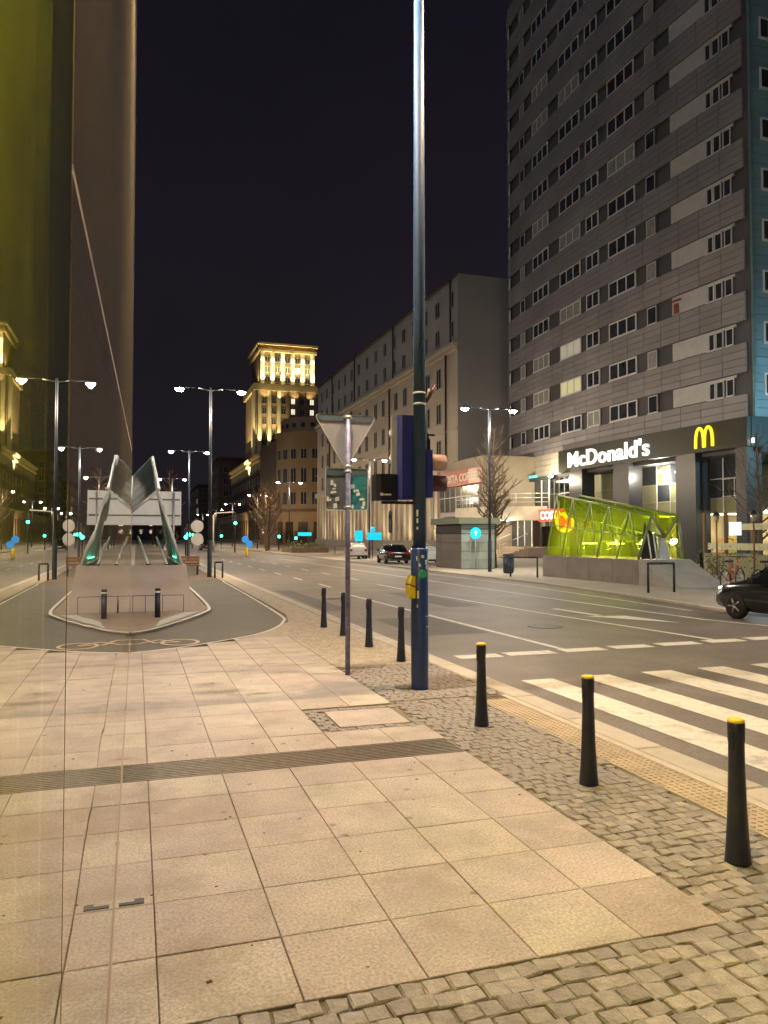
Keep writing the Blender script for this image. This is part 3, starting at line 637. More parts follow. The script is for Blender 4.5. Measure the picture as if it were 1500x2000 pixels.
MB().hexa([(16.45,22.3,.86),(17.1,22.3,.86),(17.1,22.36,.86),(16.45,22.36,.86),(16.72,22.5,2.1),(17.2,22.5,1.55),(17.2,22.56,1.55),(16.72,22.56,2.1)]).build('end_panel', M('dark_end_panel',(.035,.03,.04),rough=.3), pv1)
MB().hexa([(17.1,22.2,.86),(17.55,22.2,.86),(17.55,22.3,.86),(17.1,22.3,.86),(17.24,22.35,1.6),(17.4,22.35,1.6),(17.4,22.4,1.6),(17.24,22.4,1.6)]).build('valley_foot', M('pale_blue_foot',(.40,.46,.62),rough=.4), pv1)
for v in (23.6, 25.4, 27.2): 
    MB().box(17.5,17.6,v-.5,v+.5,1.35,1.39).build('strip_lamp', emis('pavilion_lamp',(1,.95,.55),3.), pv1)
    point('entrance_lamp', (17.2,v,1.25), 85, (1,.94,.58), pv1, .1)
pv2 = pavilion('metro_entrance', 'white-framed metro entrance with grey-green roof mirrored in the glass', -1.37, 1.09, -.77, .49, -.14, 19.7, 28, 17.12, .93, 2.75, 4.38, 2.22, 3.7, TEALG, STEEL, (CONCW, CONCW), .034, extra=GG)
for a, b in (((.30,19.75,.93),(.05,20.6,1.62)),((.74,19.75,.93),(.49,20.6,1.62))):
    MB().tube(a, b, .03).build('grab_rail', STEEL, pv2); MB().lathe([(.07,0),(.05,.03)], a, 10).build('rail_foot', DARK, pv2)
MB().hexa([(.50,19.8,2.77),(.56,19.8,2.77),(.56,28,4.40),(.50,28,4.40),(.50,19.8,2.82),(.56,19.8,2.82),(.56,28,4.45),(.50,28,4.45)]).build('ridge_cap', STEEL, pv2)
tl = MB().box(1.0,1.03,21.2,23,1.05,1.08).build('green_lamp', emis('green_strip',(.15,1,.6),2.), pv2)
fr = thing('low_railing', 'thin dark railing in front of the left concrete apron', 'railing', (.5,16.9,0))
for u in (-.05,.2,.55,.98):
    MB().tube((u,16.95,.03),(u,16.95,.38),.006).build('post', DARK, fr)
MB().tube((-.07,16.95,.38),(.98,16.95,.38),.006).build('rail', DARK, fr)

# ------------------------------------------------------------------ tower block
CLAD = M('tower_cladding', (.29,.275,.285), rough=.5, var=.18, scale=.25, rnd=.10, fine=.1, fscale=25)
CLADB = M('tower_cladding_bluelit', (.22,.37,.45), rough=.5, var=.2, scale=.4, rnd=.14)  # cyan light falling on the end wall is put into this colour
WALLD = M('dark_render', (.10,.096,.102), rough=.8, var=.15, scale=.5)
FRAME = M('white_window_frame', (.72,.72,.71), rough=.5)
PANEM = M('dark_window_pane', (.038,.043,.056), rough=.08, var=.4, scale=1.3, spec=.8)
CURT = M('curtained_pane', (.30,.30,.27), rough=.6, var=.25, scale=4)
LITW = emis('lit_curtain_pane', (.95,.85,.50), .16)
LITW2 = emis('lit_white_pane', (.80,.82,.68), .10)
WPLAST = M('white_plaster', (.50,.49,.48), rough=.8, var=.1, scale=2)
def Uf(V): return 32.35 + ((V-50)/16)**2*.9 + (max(0, V-63.5)**2)*.16
def rotf(V): return math.atan2(1.0, (Uf(V+.01)-Uf(V-.01))/.02)   # direction of the facade (+V)
tower = thing('apartment_tower', 'tall curved apartment tower with grey cladding bands above the hamburger restaurant', 'building', (40,50,0))
TOPZ = 52.5
vs = [34.9 + i*1.0 for i in range(34)] + [68.6]
pts = [(Uf(v)+.10, v) for v in vs]
MB().prism([(62,34.9)] + [(62,80),(44,80),(40,73)] + list(reversed(pts)), 6.5, TOPZ).build('wall', WALLD, tower)
SILL0 = 9.86; FH = 2.97
# window types: list of (V far, V near, kind)
cols = [(65.6,63.6,'s'),(61.9,60.3,'b'),(58.9,56.0,3),(54.1,51.0,4),(50.2,48.55,2),(47.35,44.3,4),(43.5,42.0,'b'),(40.8,35.75,'L')]
def wmesh(w, h, n, frame=.10):
    f = MB(); f.box(-w/2,w/2,-.04,.04,0,frame); f.box(-w/2,w/2,-.04,.04,h-frame,h)
    for i in range(n+1):
        x = -w/2 + i*(w-frame)/n; f.box(x,x+frame,-.039,.039,frame,h-frame)
    f.box(-w/2-.04,w/2+.04,-.10,.039,-.05,-.002)
    p = MB(); p.box(-w/2+.02,w/2-.02,-.01,.02,.02,h-.02)
    return f, p
WM = {}
def window(parent, c, ang, w, h, n, pane=PANEM, frame=.10, fm=FRAME, key=None):
    k = (round(w,2), round(h,2), n, pane.name, fm.name, frame)
    if k not in WM:
        f, p = wmesh(w, h, n, frame); WM[k] = (f.mesh('window', fm), p.mesh('pane', pane))
    o = inst(WM[k][0], 'window', parent, c, ang); inst(WM[k][1], 'pane', o, c, ang); return o
rs = random.Random(21)
NF = 14
for fl in range(NF):
    z = SILL0 + fl*FH
    for va, vb, kind in cols:
        vm = (va+vb)/2; w = va-vb; ang = rotf(vm) + math.pi   # local -y faces the street
        c = (Uf(vm), vm, z); A = rotf(vm) + math.pi
        if kind == 'L':
            d = Vector((math.cos(rotf(vm)), math.sin(rotf(vm)), 0)); nrm = Vector((-d.y, d.x, 0))
            if nrm.x > 0: nrm = -nrm
            q = lambda s, off: Vector((Uf(vm), vm, 0)) + d*s + nrm*off
            pc = q(w*.5-1.55, .03)
            MB().obox((pc.x,pc.y,z+.57),(3.0,.10,1.14), rotf(vm)).build('loggia_panel', WPLAST if rs.random() < .93 else M('loggia_dark%d' % fl,(.05,.05,.055)), tower)
            pc = q(-w*.5+1.05, .03); 
            MB().obox((pc.x,pc.y,z+1.07),(2.1,.12,.14), rotf(vm)).build('loggia_lintel', WPLAST, tower)
            for s in (-.55,.2,.85): 
                pc = q(-w*.5+1.05+s, .02); window(tower, (pc.x,pc.y,z), A, .55, 1.0, 1, PANEM, .05)
            pc = q(-w*.5+1.05,.02)
            if fl == 2:
                pc = q(w*.5-.45,.12); MB().obox((pc.x,pc.y,z+.35),(.35,.1,.6), rotf(vm)).obox((pc.x,pc.y,z+.85),(.8,.3,.06), rotf(vm)).build('balcony_clutter', M('rust_red',(.28,.06,.04)), tower)
        elif kind == 'b':
            n_ = Vector((-1,0,0))
            o = window(tower, (c[0]+.02,c[1],z), A, w*.6, 1.14, 1, CURT if rs.random() < .6 else PANEM, .05)
            MB().obox((c[0]-.05,c[1]-w*.42,z+.57),(.10,.10,1.14),rotf(vm)).build('balcony_jamb', WALLD, tower)
        elif kind == 's':
            window(tower, (c[0]-.02,c[1],z), A, w, 1.0, 2, CURT if rs.random() < .4 else PANEM)
        else:
            pm = PANEM
            if kind == 4 and abs(vm-52.5) < 1 and fl in (1,2): pm = LITW if fl == 1 else LITW2
            elif rs.random() < .30: pm = CURT
            window(tower, c, A, w, 1.18, kind if kind != 4 else 3, pm)
# cladding bands
PWID = 1.68
nums = int((67.6-35.05)/PWID)
count = 0; far = MB()
bands = [(8.47, 9.80, 3)] + [(SILL0+fl*FH+1.20, SILL0+(fl+1)*FH-.06, 4) for fl in range(NF)]
PMC = {}
for z0, z1, rows in bands:
    h = (z1-z0)/rows
    for r_ in range(rows):
        for i in range(nums):
            v0 = 35.05 + i*PWID; vm = v0 + PWID/2
            c = (Uf(vm)-.06, vm, z0+h*(r_+.5)); d = (PWID-.03+.006*(vm>60), .14, h-.03)
            if count < 270:
                k = round(h, 3)
                if k not in PMC: PMC[k] = MB().obox((0,0,0), d, 0).mesh('cladding_panel', CLAD)
                inst(PMC[k], 'cladding_panel', tower, (c[0]+rs.uniform(-.008,.008),c[1],c[2]), rotf(vm)); count += 1
            else: far.obox((c[0]+rs.uniform(-.008,.008),c[1],c[2]), d, rotf(vm))
far.build('upper_cladding', CLAD, tower, kind='stuff')
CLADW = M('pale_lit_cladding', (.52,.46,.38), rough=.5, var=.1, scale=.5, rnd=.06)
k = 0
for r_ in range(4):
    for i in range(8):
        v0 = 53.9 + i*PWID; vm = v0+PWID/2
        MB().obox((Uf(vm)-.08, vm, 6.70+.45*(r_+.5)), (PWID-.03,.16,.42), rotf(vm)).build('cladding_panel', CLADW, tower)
# end wall towards the camera, its blue light cast painted in
ew = MB(); n = 0
zz = 8.5
while zz < TOPZ:
    for i in range(8):
        o_ = (33.45+i*1.7, zz)
        if n < 30 and i < 3: MB().box(o_[0],o_[0]+1.67,34.80,34.88,zz,zz+.46).build('cladding_panel', CLADB, tower); n += 1
        else: ew.box(o_[0],o_[0]+1.67,34.80,34.88,zz,zz+.46)
    zz += .49
ew.build('end_wall_cladding', CLADB, tower, kind='stuff')
for fl in range(NF):
    window(tower, (34.75, 34.77, SILL0+fl*FH-.1), 0, 1.4, 1.25, 2)
MB().box(33.28,33.43,34.72,34.98,8.5,TOPZ).build('corner_trim', M('corner_trim_teal',(.20,.34,.38),rough=.4,metal=.3), tower)
# restaurant fascia, columns and glazing below
rest = thing('restaurant_front', 'dark restaurant front with glowing white lettering and yellow arches', 'shop front', (33.5,44,0))
OLIVE = M('olive_fascia', (.030,.032,.018), rough=.45, var=.2, scale=.6)
fv = [34.75+i*1.0 for i in range(19)] + [53.8]
MB().prism([(Uf(v)+.05, v) for v in reversed(fv)] + [(Uf(v)-.45, v) for v in fv], 6.75, 8.45).build('fascia', OLIVE, rest)
MB().box(33.0,46,34.70,34.76,6.75,8.45).build('fascia_return', M('fascia_return_dark',(.02,.05,.06),rough=.5), rest)
WLET = emis('white_letter_light', (1.0,.97,.88), 1.05); YLET = emis('yellow_letter_light', (1.0,.70,.02), .85)
vm = 47.25
ang = rotf(vm); dr = (-math.cos(ang), -math.sin(ang))
letters("McDonald's", 1.62, WLET, rest, 'sign_letters', (Uf(vm)-.53, vm, 7.02), dr, .06, .018, 1.04, widthfit=9.6)
# arches
vm = 37.75; mb = MB(); aw = 1.0; ah = 1.22
for s in (-1, 1):
    inn = []; outp = []
    for i in range(21):
        t = math.pi*i/20
        inn.append((s*.47 + .32*math.cos(t), 6.95 + 1.1*max(0,math.sin(t))**.62)); outp.append((s*.47 + .54*math.cos(t), 6.93 + 1.28*max(0,math.sin(t))**.60))
    for i in range(20):
        p = [inn[i], outp[i], outp[i+1], inn[i+1]]
        x = Uf(vm)-.52
        mb.hexa([(x+.01, vm-a*.80, b+.06) for a, b in p] + [(x-.08, vm-a*.80, b+.06) for a, b in p])
mb.build('arch_emblem', YLET, rest)
for v in (51.4, 45.7, 39.5, 35.3):
    w = .9 if v != 35.3 else .4
    MB().box(Uf(v)-.35,Uf(v)+.75,v-w,v+w,0,6.76).build('column', M('dark_column_%d' % int(v),(.030,.030,.036),rough=.35,var=.25,scale=.8), rest)
KH = M('khaki_spandrel', (.30,.29,.15), rough=.35, var=.15, scale=.6, rnd=.08)
WARMIN = M('warm_interior_wall', (.55,.46,.30), rough=.8, var=.3, scale=.9)
MB().box(40,40.1,35,53.8,0,6.7).build('interior_wall', WARMIN, rest)
MB().box(34.3,40,35,53.8,3.2,3.35).build('ceiling', WPLAST, rest)
MB().box(34.3,40,35,53.8,-.01,.02).build('interior_floor', M('interior_floor_tile',(.3,.25,.2)), rest)
CEILP = emis('ceiling_lamp_panel', (1,.9,.66), 7.)
for v in (36.2,37.8,41.5,43.2,47.5,49): MB().box(35.6,38.8,v,v+.35,3.14,3.19).build('ceiling_lamp', CEILP, rest)
for v, c in ((37,(.6,.35,.1)),(38,(.7,.6,.4)),(42.5,(.6,.5,.1)),(43.4,(.55,.25,.08)),(48,(.5,.4,.2))):
    MB().box(38.6,39.2,v-.4,v+.4,.0,1.15+.4*rs.random()).build('counter', M('counter_%d' % int(v*10), c, rough=.5), rest)
PANET = glass('shop_glass', (.86,.88,.84), .9)
UPG = M('upper_dark_glass', (.05,.055,.06), rough=.08, var=.3, scale=.7, spec=.8)
edges = [35.7,36.9,38.3,40.6,41.8,43.2,44.6,46.8,48.2,49.6,51.2,53.4]
for a, b in zip(edges, edges[1:]):
    for (z0, z1) in ((.1,3.1),(3.15,4.0),(4.05,5.2),(5.25,6.7)):
        if z0 < 1: m = PANET
        elif z0 < 4: m = KH
        elif z0 < 5: m = KH if rs.random() < .55 else UPG
        else: m = UPG if rs.random() < .55 else KH
        if a < 38.4 and z0 > 4: m = UPG
        MB().box(34.2,34.23,a+.03,b-.03,z0,z1).build('pane' if m in (PANET, UPG) else 'spandrel_panel', m, rest)
    MB().box(34.16,34.22,a-.03,a+.03,.0,6.72).build('mullion', FRAME, rest)
for z in (3.12,4.02,5.22): MB().box(34.165,34.215,35.73,53.4,z-.03,z+.03).build('transom', M('transom_grey',(.42,.42,.36),rough=.5), rest)
for v in (36.3,36.8,37.3): MB().box(34.10,34.12,v-.03,v+.03,4.1,5.2).build('baluster', FRAME, rest)
MB().box(34.08,34.12,35.8,38.3,5.14,5.2).box(34.08,34.12,35.8,38.3,4.08,4.13).build('balcony_rail', FRAME, rest)
MB().box(33.4,33.6,42.9,43.5,6.0,6.1).build('soffit_lamp', emis('soffit_lamp_glass',(1,.97,.9),30.), rest)
point('soffit_light', (33.3,43.2,5.8), 300, (1,.93,.75), rest)
MB().box(33.0,33.08,34.6,34.7,6.95,7.2).build('side_lamp', emis('side_lamp_glass',(1,.98,.92),6.), rest)
for v in (48.5, 37.3): point('shop_light', (36.5,v,2.9), 620, (1,.85,.52), rest, .3)

# bright atrium left of the restaurant
atr = thing('shop_front', 'bright white glazed atrium with red coffee sign under the curved cladding', 'shop front', (33,56,0))
MB().box(36.5,36.6,53.9,58.4,0,6.6).build('interior_wall', WPLAST, atr)
MB().box(33.4,36.5,53.9,58.4,6.4,6.5).build('ceiling', WPLAST, atr)
for v in (54.8,56.2,57.4): MB().box(34.0,36.0,v,v+.14,6.30,6.36).build('ceiling_lamp', emis('atrium_lamp_%d' % int(v),(1,.98,.86),10.), atr)
point('atrium_light', (34.8,56,5.6), 240, (1,.95,.75), atr, .3)
for a in (54,54.8,55.6,56.4,57.2):
    for z0, z1 in ((2.6,3.9),(3.95,5.2),(5.25,6.5)):
        MB().box(33.1,33.13,a+.03,a+.77,z0,z1).build('pane', PANET, atr)
    MB().box(33.06,33.12,a-.03,a+.03,2.6,6.5).build('mullion', FRAME, atr)
for z in (3.92,5.22): MB().box(33.065,33.115,54.03,58,z-.03,z+.03).build('transom', FRAME, atr)
MB().box(32.9,33.3,53.6,58.5,0,2.55).build('plinth_wall', M('grey_plinth',(.16,.15,.13),rough=.7), atr)
MB().box(32.7,33.2,58.1,58.7,0,6.6).build('pier', M('pale_pier',(.50,.47,.38),rough=.6), atr)
sg = MB().box(31.0,31.12,51.3,55.3,2.88,3.85).build('hanging_sign', emis('red_sign_light',(1,.09,.05),.55), atr)
letters('COSTA', .85, emis('sign_white_text',(1,.95,.9),1.4), sg, 'sign_letters', (30.98, 53.4, 3.08), (0,-1), .01, .02, 1.0, widthfit=3.3)
for v in (51.6,53.2): MB().tube((31.1,v,3.6),(32.2,v,3.6),.03).build('sign_bracket', DARK, sg)
# metro disc sign
ms = thing('metro_sign', 'round yellow sign with a red letter M above the glass metro entrance', 'sign', (17.4,28.9,0))
MB().tube((17.45,28.9,0),(17.45,28.9,2.45),.05).build('post', DARK, ms)
dm = MB().lathe([(.42,0),(.44,.02),(.44,.10),(.42,.12)], (17.45,28.84,2.25), 28, 'y').build('disc', emis('yellow_disc_light',(1,.66,.02),.8), ms)
letters('M', .74, emis('red_letter_light',(.95,.06,.02),.7), dm, 'letter', (17.45,28.82,2.0), (1,0), .01, .03)

# ------------------------------------------------------------------ low coffee house and terrace
CREAM = M('cream_render', (.52,.44,.31), rough=.8, var=.12, scale=.6)
cof = thing('coffee_house', 'low coffee house with a long red and white sign between stone block and tower', 'shop', (29,63,0))
MB().box(27.55,33,58.4,67.2,0,8.5).build('wall', M('beige_parapet',(.36,.30,.23),rough=.8,var=.12,scale=.8), cof)
sgn = MB().box(27.2,27.5,58.35,68.6,6.2,7.55).build('sign_board', M('red_sign_board',(.40,.075,.04),rough=.45), cof)
MB().box(27.19,27.4,58.3,60.6,6.25,7.5).build('sign_glare_end', M('sign_glare_pale',(.62,.45,.36),rough=.4), sgn)  # glare on the board's near end, painted in as a pale box
letters('COSTA COFFEE', .95, M('cream_letters',(.75,.68,.58),rough=.5), sgn, 'sign_letters', (27.17, 62.6, 6.55), (0,-1), .02, .02, 1.0, widthfit=7.4)
for i in range(7):
    v = 59.0 + i*1.25
    MB().box(27.42,27.5,v,v+1.17,3.95,6.1).build('pane', M('coffee_glass_%d' % i,(.10,.095,.07),rough=.1,var=.3), cof)
    MB().box(27.40,27.52,v-.07,v-.01,3.9,6.15).build('mullion', FRAME, cof)
MB().box(27.38,27.44,58.95,67.7,5.2,5.26).build('transom', FRAME, cof)
MB().box(27.3,27.54,58.5,67.1,3.5,3.88).build('white_band', WPLAST, cof)
ter = thing('terrace', 'raised terrace with pale curved parapet and railing beside the coffee house', 'terrace', (29,56,0))
arc = [(26.7+.0*i+1.6*(1-math.sin(math.pi*(i/12)*.5+math.pi/2))+ (0 if i < 6 else ((i-6)/6)**2*3.4), 62.3-i*.6) for i in range(13)]
MB().prism([(x, y) for x, y in arc] + [(33,55.1),(33,62.3)], 3.05, 3.2).build('deck', CONC, ter)
PARA = M('pale_parapet',(.62,.56,.44),rough=.7)
MB().grid([[(x,y,3.0) for x,y in arc],[(x-.02,y,4.15) for x,y in arc]]).build('parapet', PARA, ter)
for i in range(0,13,2): MB().tube((arc[i][0]+.1,arc[i][1],4.15),(arc[i][0]+.1,arc[i][1],5.2),.025).build('rail_post', STEEL, ter)
for z in (4.5,4.85,5.2): MB().path([(x+.1,y,z) for x,y in arc], .02, 6).build('rail', STEEL, ter)
for v in (55.2,56.4): MB().box(31.9,31.95,v,v+1.1,3.3,6.3).build('pane', UPG, ter); MB().box(31.85,31.93,v-.1,v-.02,3.2,6.4).build('mullion', FRAME, ter)
MB().box(31.8,32.2,55,58.3,6.35,6.6).build('lintel', M('dark_lintel',(.04,.05,.05)), ter)
for v in (55.0,56.2,57.4,58.6): MB().box(30.2,30.25,v,v+1.1,.9,2.95).build('pane', UPG, ter); MB().box(30.15,30.23,v-.12,v-.02,.9,3.0).build('mullion', FRAME, ter)
MB().box(29.0,33,53.2,60,0,.85).build('step_base', CONC, ter)
for i in range(6): MB().box(26.6+i*.4,29.0,53.4,56.4,i*.14,(i+1)*.14).build('step', M('pale_step_%d' % i,(.5,.42,.3),rough=.8), ter)
for v in (53.5,56.3): MB().tube((26.6,v,1.0),(29,v,1.9),.025).tube((26.6,v,0),(26.6,v,1.0),.02).build('handrail', STEEL, ter)
point('terrace_light', (28.6,56.5,2.8), 160, (1,.85,.6), ter, .1)
MB().box(28.4,28.8,56.3,56.7,2.94,3.0).build('terrace_lamp', emis('terrace_lamp_glass',(1,.9,.7),6.), ter)
MB().box(31.6,31.7,56.8,58.0,6.62,6.78).build('green_lamp', emis('teal_lamp',(.1,.9,.75),1.2), ter)
MB().lathe([(.05,0),(.16,.06),(.16,.14),(.05,.2)], (31.2,53.7,6.35), 10).build('wall_lamp', emis('wall_lamp_glass',(1,.93,.75),40.), ter)
point('wall_lamp_light', (30.6,54.6,6.2), 420, (1,.86,.58), ter, .1)
wall = thing('shop_wall', 'dark red ground floor wall beneath the coffee house windows', 'shop front', (28,63,0))
MB().box(27.6,27.7,58.5,67,0,3.45).build('wall', M('brick_red_wall',(.22,.10,.06),rough=.8,var=.2), wall)

# ------------------------------------------------------------------ grey kiosk, round blue sign
kio = thing('kiosk', 'grey tiled ventilation kiosk with flat roof slab at the kerb', 'kiosk', (16.6,37.5,0))
TILE1 = M('kiosk_tile_brown', (.16,.135,.115), rough=.5, var=.12, scale=2, rnd=.12)
TILE2 = M('kiosk_tile_glass', (.30,.34,.31), rough=.3, var=.15, scale=2, rnd=.10)
MB().box(15.73,17.57,35.93,39.4,0,2.3).build('core', JOINT, kio)
for i in range(4):
    for k in range(4): MB().box(15.70,15.73,35.95+k*.86,35.95+k*.86+.845,.03+i*.44,.03+i*.44+.425).build('tile', TILE1, kio)
for i in range(4):
    for k in range(4): MB().box(15.72+k*.463,15.72+k*.463+.45,35.90,35.93,.03+i*.44,.03+i*.44+.425).build('tile', TILE2, kio)
for i in range(5): MB().box(15.72,17.57,35.89,35.93,1.82+i*.09,1.82+i*.09+.06).build('louvre', TILE2, kio)
MB().box(15.69,15.73,35.95,39.35,1.82,2.28).build('vent_panel', M('dark_vent',(.04,.035,.035)), kio)
MB().box(15.5,17.8,35.7,39.6,2.3,2.62).build('roof_slab', M('roof_slab_green_grey',(.16,.18,.13),rough=.6), kio)
sn = thing('traffic_sign', 'round blue sign with white arrow in front of the grey kiosk', 'traffic sign', (16.35,35.6,0))
MB().tube((16.35,35.6,0),(16.35,35.6,2.1),.03).build('post', GALV, sn)
CY = emis('cyan_glow_sign', (.0,.55,.80), .55)  # parking signs are retroreflective; emission stands in for their returned light
dsc = MB().lathe([(.29,0),(.30,.01),(.29,.02)], (16.35,35.55,1.82), 24, 'y').build('disc', CY, sn)
MB().prismy([(16.32,1.68),(16.38,1.68),(16.38,1.86),(16.44,1.86),(16.35,1.99),(16.26,1.86),(16.32,1.86)], 35.535, 35.548).build('arrow', emis('sign_arrow_white',(.8,.95,1),.6), dsc)
b = thing('litter_bin', 'dark litter bin on the far pavement beside the kiosk', 'bin', (15.9,31.1,0))
MB().lathe([(.19,0),(.24,.06),(.26,.75),(.23,.76)], (15.9,31.1,0), 16).build('body', M('bin_dark_blue',(.015,.03,.06),rough=.4), b); MB().lathe([(.27,.78),(.28,.82),(.20,.88)], (15.9,31.1,0), 16).build('lid', DARK, b); MB().box(15.88,15.92,31.09,31.11,.7,.8).build('lid_bracket', DARK, b)
def hoop(u, v, w, ang, h, label, name='bike_stand', cat='bike stand', grp='steel hoops on the far pavement'):
    t = thing(name, label, cat, (u,v,0), grp); c, s = math.cos(ang)*w/2, math.sin(ang)*w/2
    for k in (-1,1): MB().tube((u+k*c,v+k*s,0),(u+k*c,v+k*s,h),.035).build('leg', DARK, t)
    MB().tube((u-c-.02*c,v-s-.02*s,h),(u+c*1.02,v+s*1.02,h),.035).build('top_bar', DARK, t)
hoop(15.0,28.0,1.2,R(90+35),.80,'dark hoop rail just left of the green metro entrance')
hoop(14.6,18.9,.9,R(0),.85,'dark hoop rail in front of the parked bicycles')
# bicycles
def bicycle(u, v, ang, label, fm):
    t = thing('bicycle', label, 'bicycle', (u,v,0), 'bicycles by the metro entrance')
    def p(x, z, y=0): return (u+x*math.cos(ang)-y*math.sin(ang), v+x*math.sin(ang)+y*math.cos(ang), z)
    for x in (-.52,.52):
        ring = [p(x+.33*math.cos(a),.34+.33*math.sin(a)) for a in [2*math.pi*i/18 for i in range(19)]]
        w = MB().path(ring, .02, 6).build('wheel', DARK, t)
        mb = MB()
        for i in range(6): a = math.pi*i/6; mb.tube(p(x+.32*math.cos(a),.34+.32*math.sin(a)), p(x-.32*math.cos(a),.34-.32*math.sin(a)), .004, None, 4)
        mb.build('spokes', STEEL, w)
    mb = MB()
    for a, b_ in (((-.52,.34),(-.1,.32)),((-.52,.34),(-.18,.78)),((-.1,.32),(-.2,.85)),((-.1,.32),(.38,.75)),((-.18,.78),(.36,.82)),((.34,.95),(.52,.34))): mb.tube(p(*a), p(*b_), .018, None, 6)
    mb.build('frame', fm, t)
    MB().path([p(.34,.95),p(.32,1.02,.0),p(.36,1.03,.25)], .014, 6).path([p(.32,1.02),p(.36,1.03,-.25)], .014, 6).build('handlebar', DARK, t)
    MB().obox(p(-.22,.90), (.26,.13,.06), ang).build('saddle', DARK, t)
bicycle(16.9,18.6,R(25),'bicycle with red frame parked left of another beside the metro apron', M('bike_red',(.35,.03,.03),rough=.4))
bicycle(17.6,17.9,R(10),'dark bicycle parked nearest the right edge of the picture', M('bike_black',(.03,.02,.03),rough=.4))

# restaurant garden: planter wall, banners, lanterns
gar = thing('garden_wall', 'beige planter wall with brown posts and pale banners before the restaurant', 'wall', (24,25,0))
MB().box(24,24.25,20,28.4,0,.9).build('wall', M('beige_wall',(.26,.23,.15),rough=.8,var=.15), gar)
MB().box(24,27,28.15,28.4,0,.9).build('wall', M('beige_wall_end',(.26,.23,.15),rough=.8,var=.15), gar)
WOODP = M('brown_post',(.16,.075,.03),rough=.6)
for v in (28.2,26.9,25.4,23.9): MB().box(24.06,24.18,v-.06,v+.06,.9,2.7).build('post', WOODP, gar)
BAN = M('pale_banner',(.48,.46,.34),rough=.7,var=.25,scale=9)
for z0, z1, v0 in ((1.08,1.36,27.9),(1.92,2.18,25.9)): MB().box(24.02,24.05,20.5,v0,z0,z1).build('banner', BAN, gar)
MB().box(24.02,24.06,25.95,26.6,1.7,2.25).build('menu_board', emis('menu_light',(.75,.9,1),.8), gar)
def lantern(u, v, label):
    t = thing('lantern', label, 'lantern', (u,v,0), 'garden lanterns')
    MB().tube((u,v,0),(u,v,2.25),.035).lathe([(.09,0),(.06,.1)], (u,v,0), 10).build('post', WOODP, t)
    MB().lathe([(.07,2.25),(.12,2.55)], (u,v,0), 6).build('glass', M('lantern_glass',(.3,.28,.2),rough=.2), t); MB().lathe([(.2,2.55),(.12,2.64),(.02,2.72)], (u,v,0), 6).build('hood', DARK, t)
lantern(23.8,27.1,'old-style lantern on a thin post by the left end of the planter wall')
lantern(23.8,25.0,'old-style lantern before the dark right column')
hd = thing('hedge', 'small dark shrub between metro apron and planter wall', 'shrub', (21.5,24.5,0))
mb = MB(); r_ = random.Random(8)
for i in range(700):
    a, b_, c = r_.gauss(0,.55), r_.gauss(0,.9), abs(r_.gauss(.5,.35)); s = .05
    q = Vector((r_.uniform(-1,1),r_.uniform(-1,1),r_.uniform(-1,1))).normalized()*s; w_ = q.orthogonal().normalized()*s*.6
    P0 = Vector((21.5+a,24.5+b_,c)); mb.quad(P0-q, P0+w_, P0+q, P0-w_)
mb.build('leaves', M('shrub_leaf',(.06,.08,.02),rough=.6), hd)
mb = MB()
for i in range(12): mb.tube((21.5+r_.gauss(0,.2),24.5+r_.gauss(0,.3),0),(21.5+r_.gauss(0,.5),24.5+r_.gauss(0,.7),.9),.012,.005,5)
mb.build('stems', M('shrub_stem',(.08,.05,.03)), hd)

# ------------------------------------------------------------------ bare trees
BARK = M('bark', (.11,.075,.045), rough=.9, var=.3, scale=8)
def bare_tree(u, v, h, spread, seed, label, style='up', group='bare street trees', bark=BARK, nb=30, thick=1.0):
    t = thing('tree', label, 'tree', (u,v,0), group); r = random.Random(seed)
    tr = MB(); br = MB(); P0 = Vector((u,v,0)); top = Vector((u+r.uniform(-.2,.2), v+r.uniform(-.2,.2), h))
    n = 8; last = P0
    ptsT = [P0.lerp(top, i/n) + Vector((r.uniform(-.05,.05), r.uniform(-.05,.05), 0))*(i > 0) for i in range(n+1)]
    for i in range(n): tr.tube(ptsT[i], ptsT[i+1], .022*h*(1-i/n*.85)*.9, .022*h*(1-(i+1)/n*.85)*.9, 7, False)
    tr.build('trunk', bark, t)
    def limb(p, d, l, rad, depth):
        q = p + d*l*.5; d2 = (d + Vector((r.uniform(-.3,.3), r.uniform(-.3,.3), .28 if style == 'up' else .12))).normalized(); e = q + d2*l*.5
        br.tube(p, q, rad, rad*.75, 5, False); br.tube(q, e, rad*.75, rad*.4, 5, False)
        if depth:
            for k in range(r.randint(2,4)):
                s = r.uniform(.3,1); b0 = p.lerp(q, s*2) if s < .5 else q.lerp(e, s*2-1)
                limb(b0, (d2 + Vector((r.uniform(-.8,.8), r.uniform(-.8,.8), r.uniform(-.2,.6)))).normalized(), l*r.uniform(.4,.6), rad*.5, depth-1)
    for i in range(nb):
        s = .22 + .76*i/nb; p = P0.lerp(top, s); a = i*2.4 + r.uniform(-.4,.4)
        l = spread*(1-abs(s-.45)*1.1)*r.uniform(.75,1.15)
        limb(p, Vector((math.cos(a), math.sin(a), .75 if style == 'up' else .25)).normalized(), max(.3,l), (.016*h*(1-s)*.6+.008)*thick, 2)
    br.build('branches', bark, t); return t
bare_tree(18.1,37.0,7.4,1.25,4,'bare narrow tree behind the double-headed lamp post and kiosk', 'up', nb=64, thick=1.3)
bare_tree(14.9,92,8.5,2.6,5,'leafless tree in the planter before the stone block corner')
bare_tree(16.5,100,8.5,2.6,6,'leafless tree lit orange before the rounded brown building')
bare_tree(18,112,9,2.8,9,'leafless tree farthest along the right pavement')
bare_tree(27.5,28.5,6.5,1.8,12,'bare shrubby tree at the right edge before the restaurant')
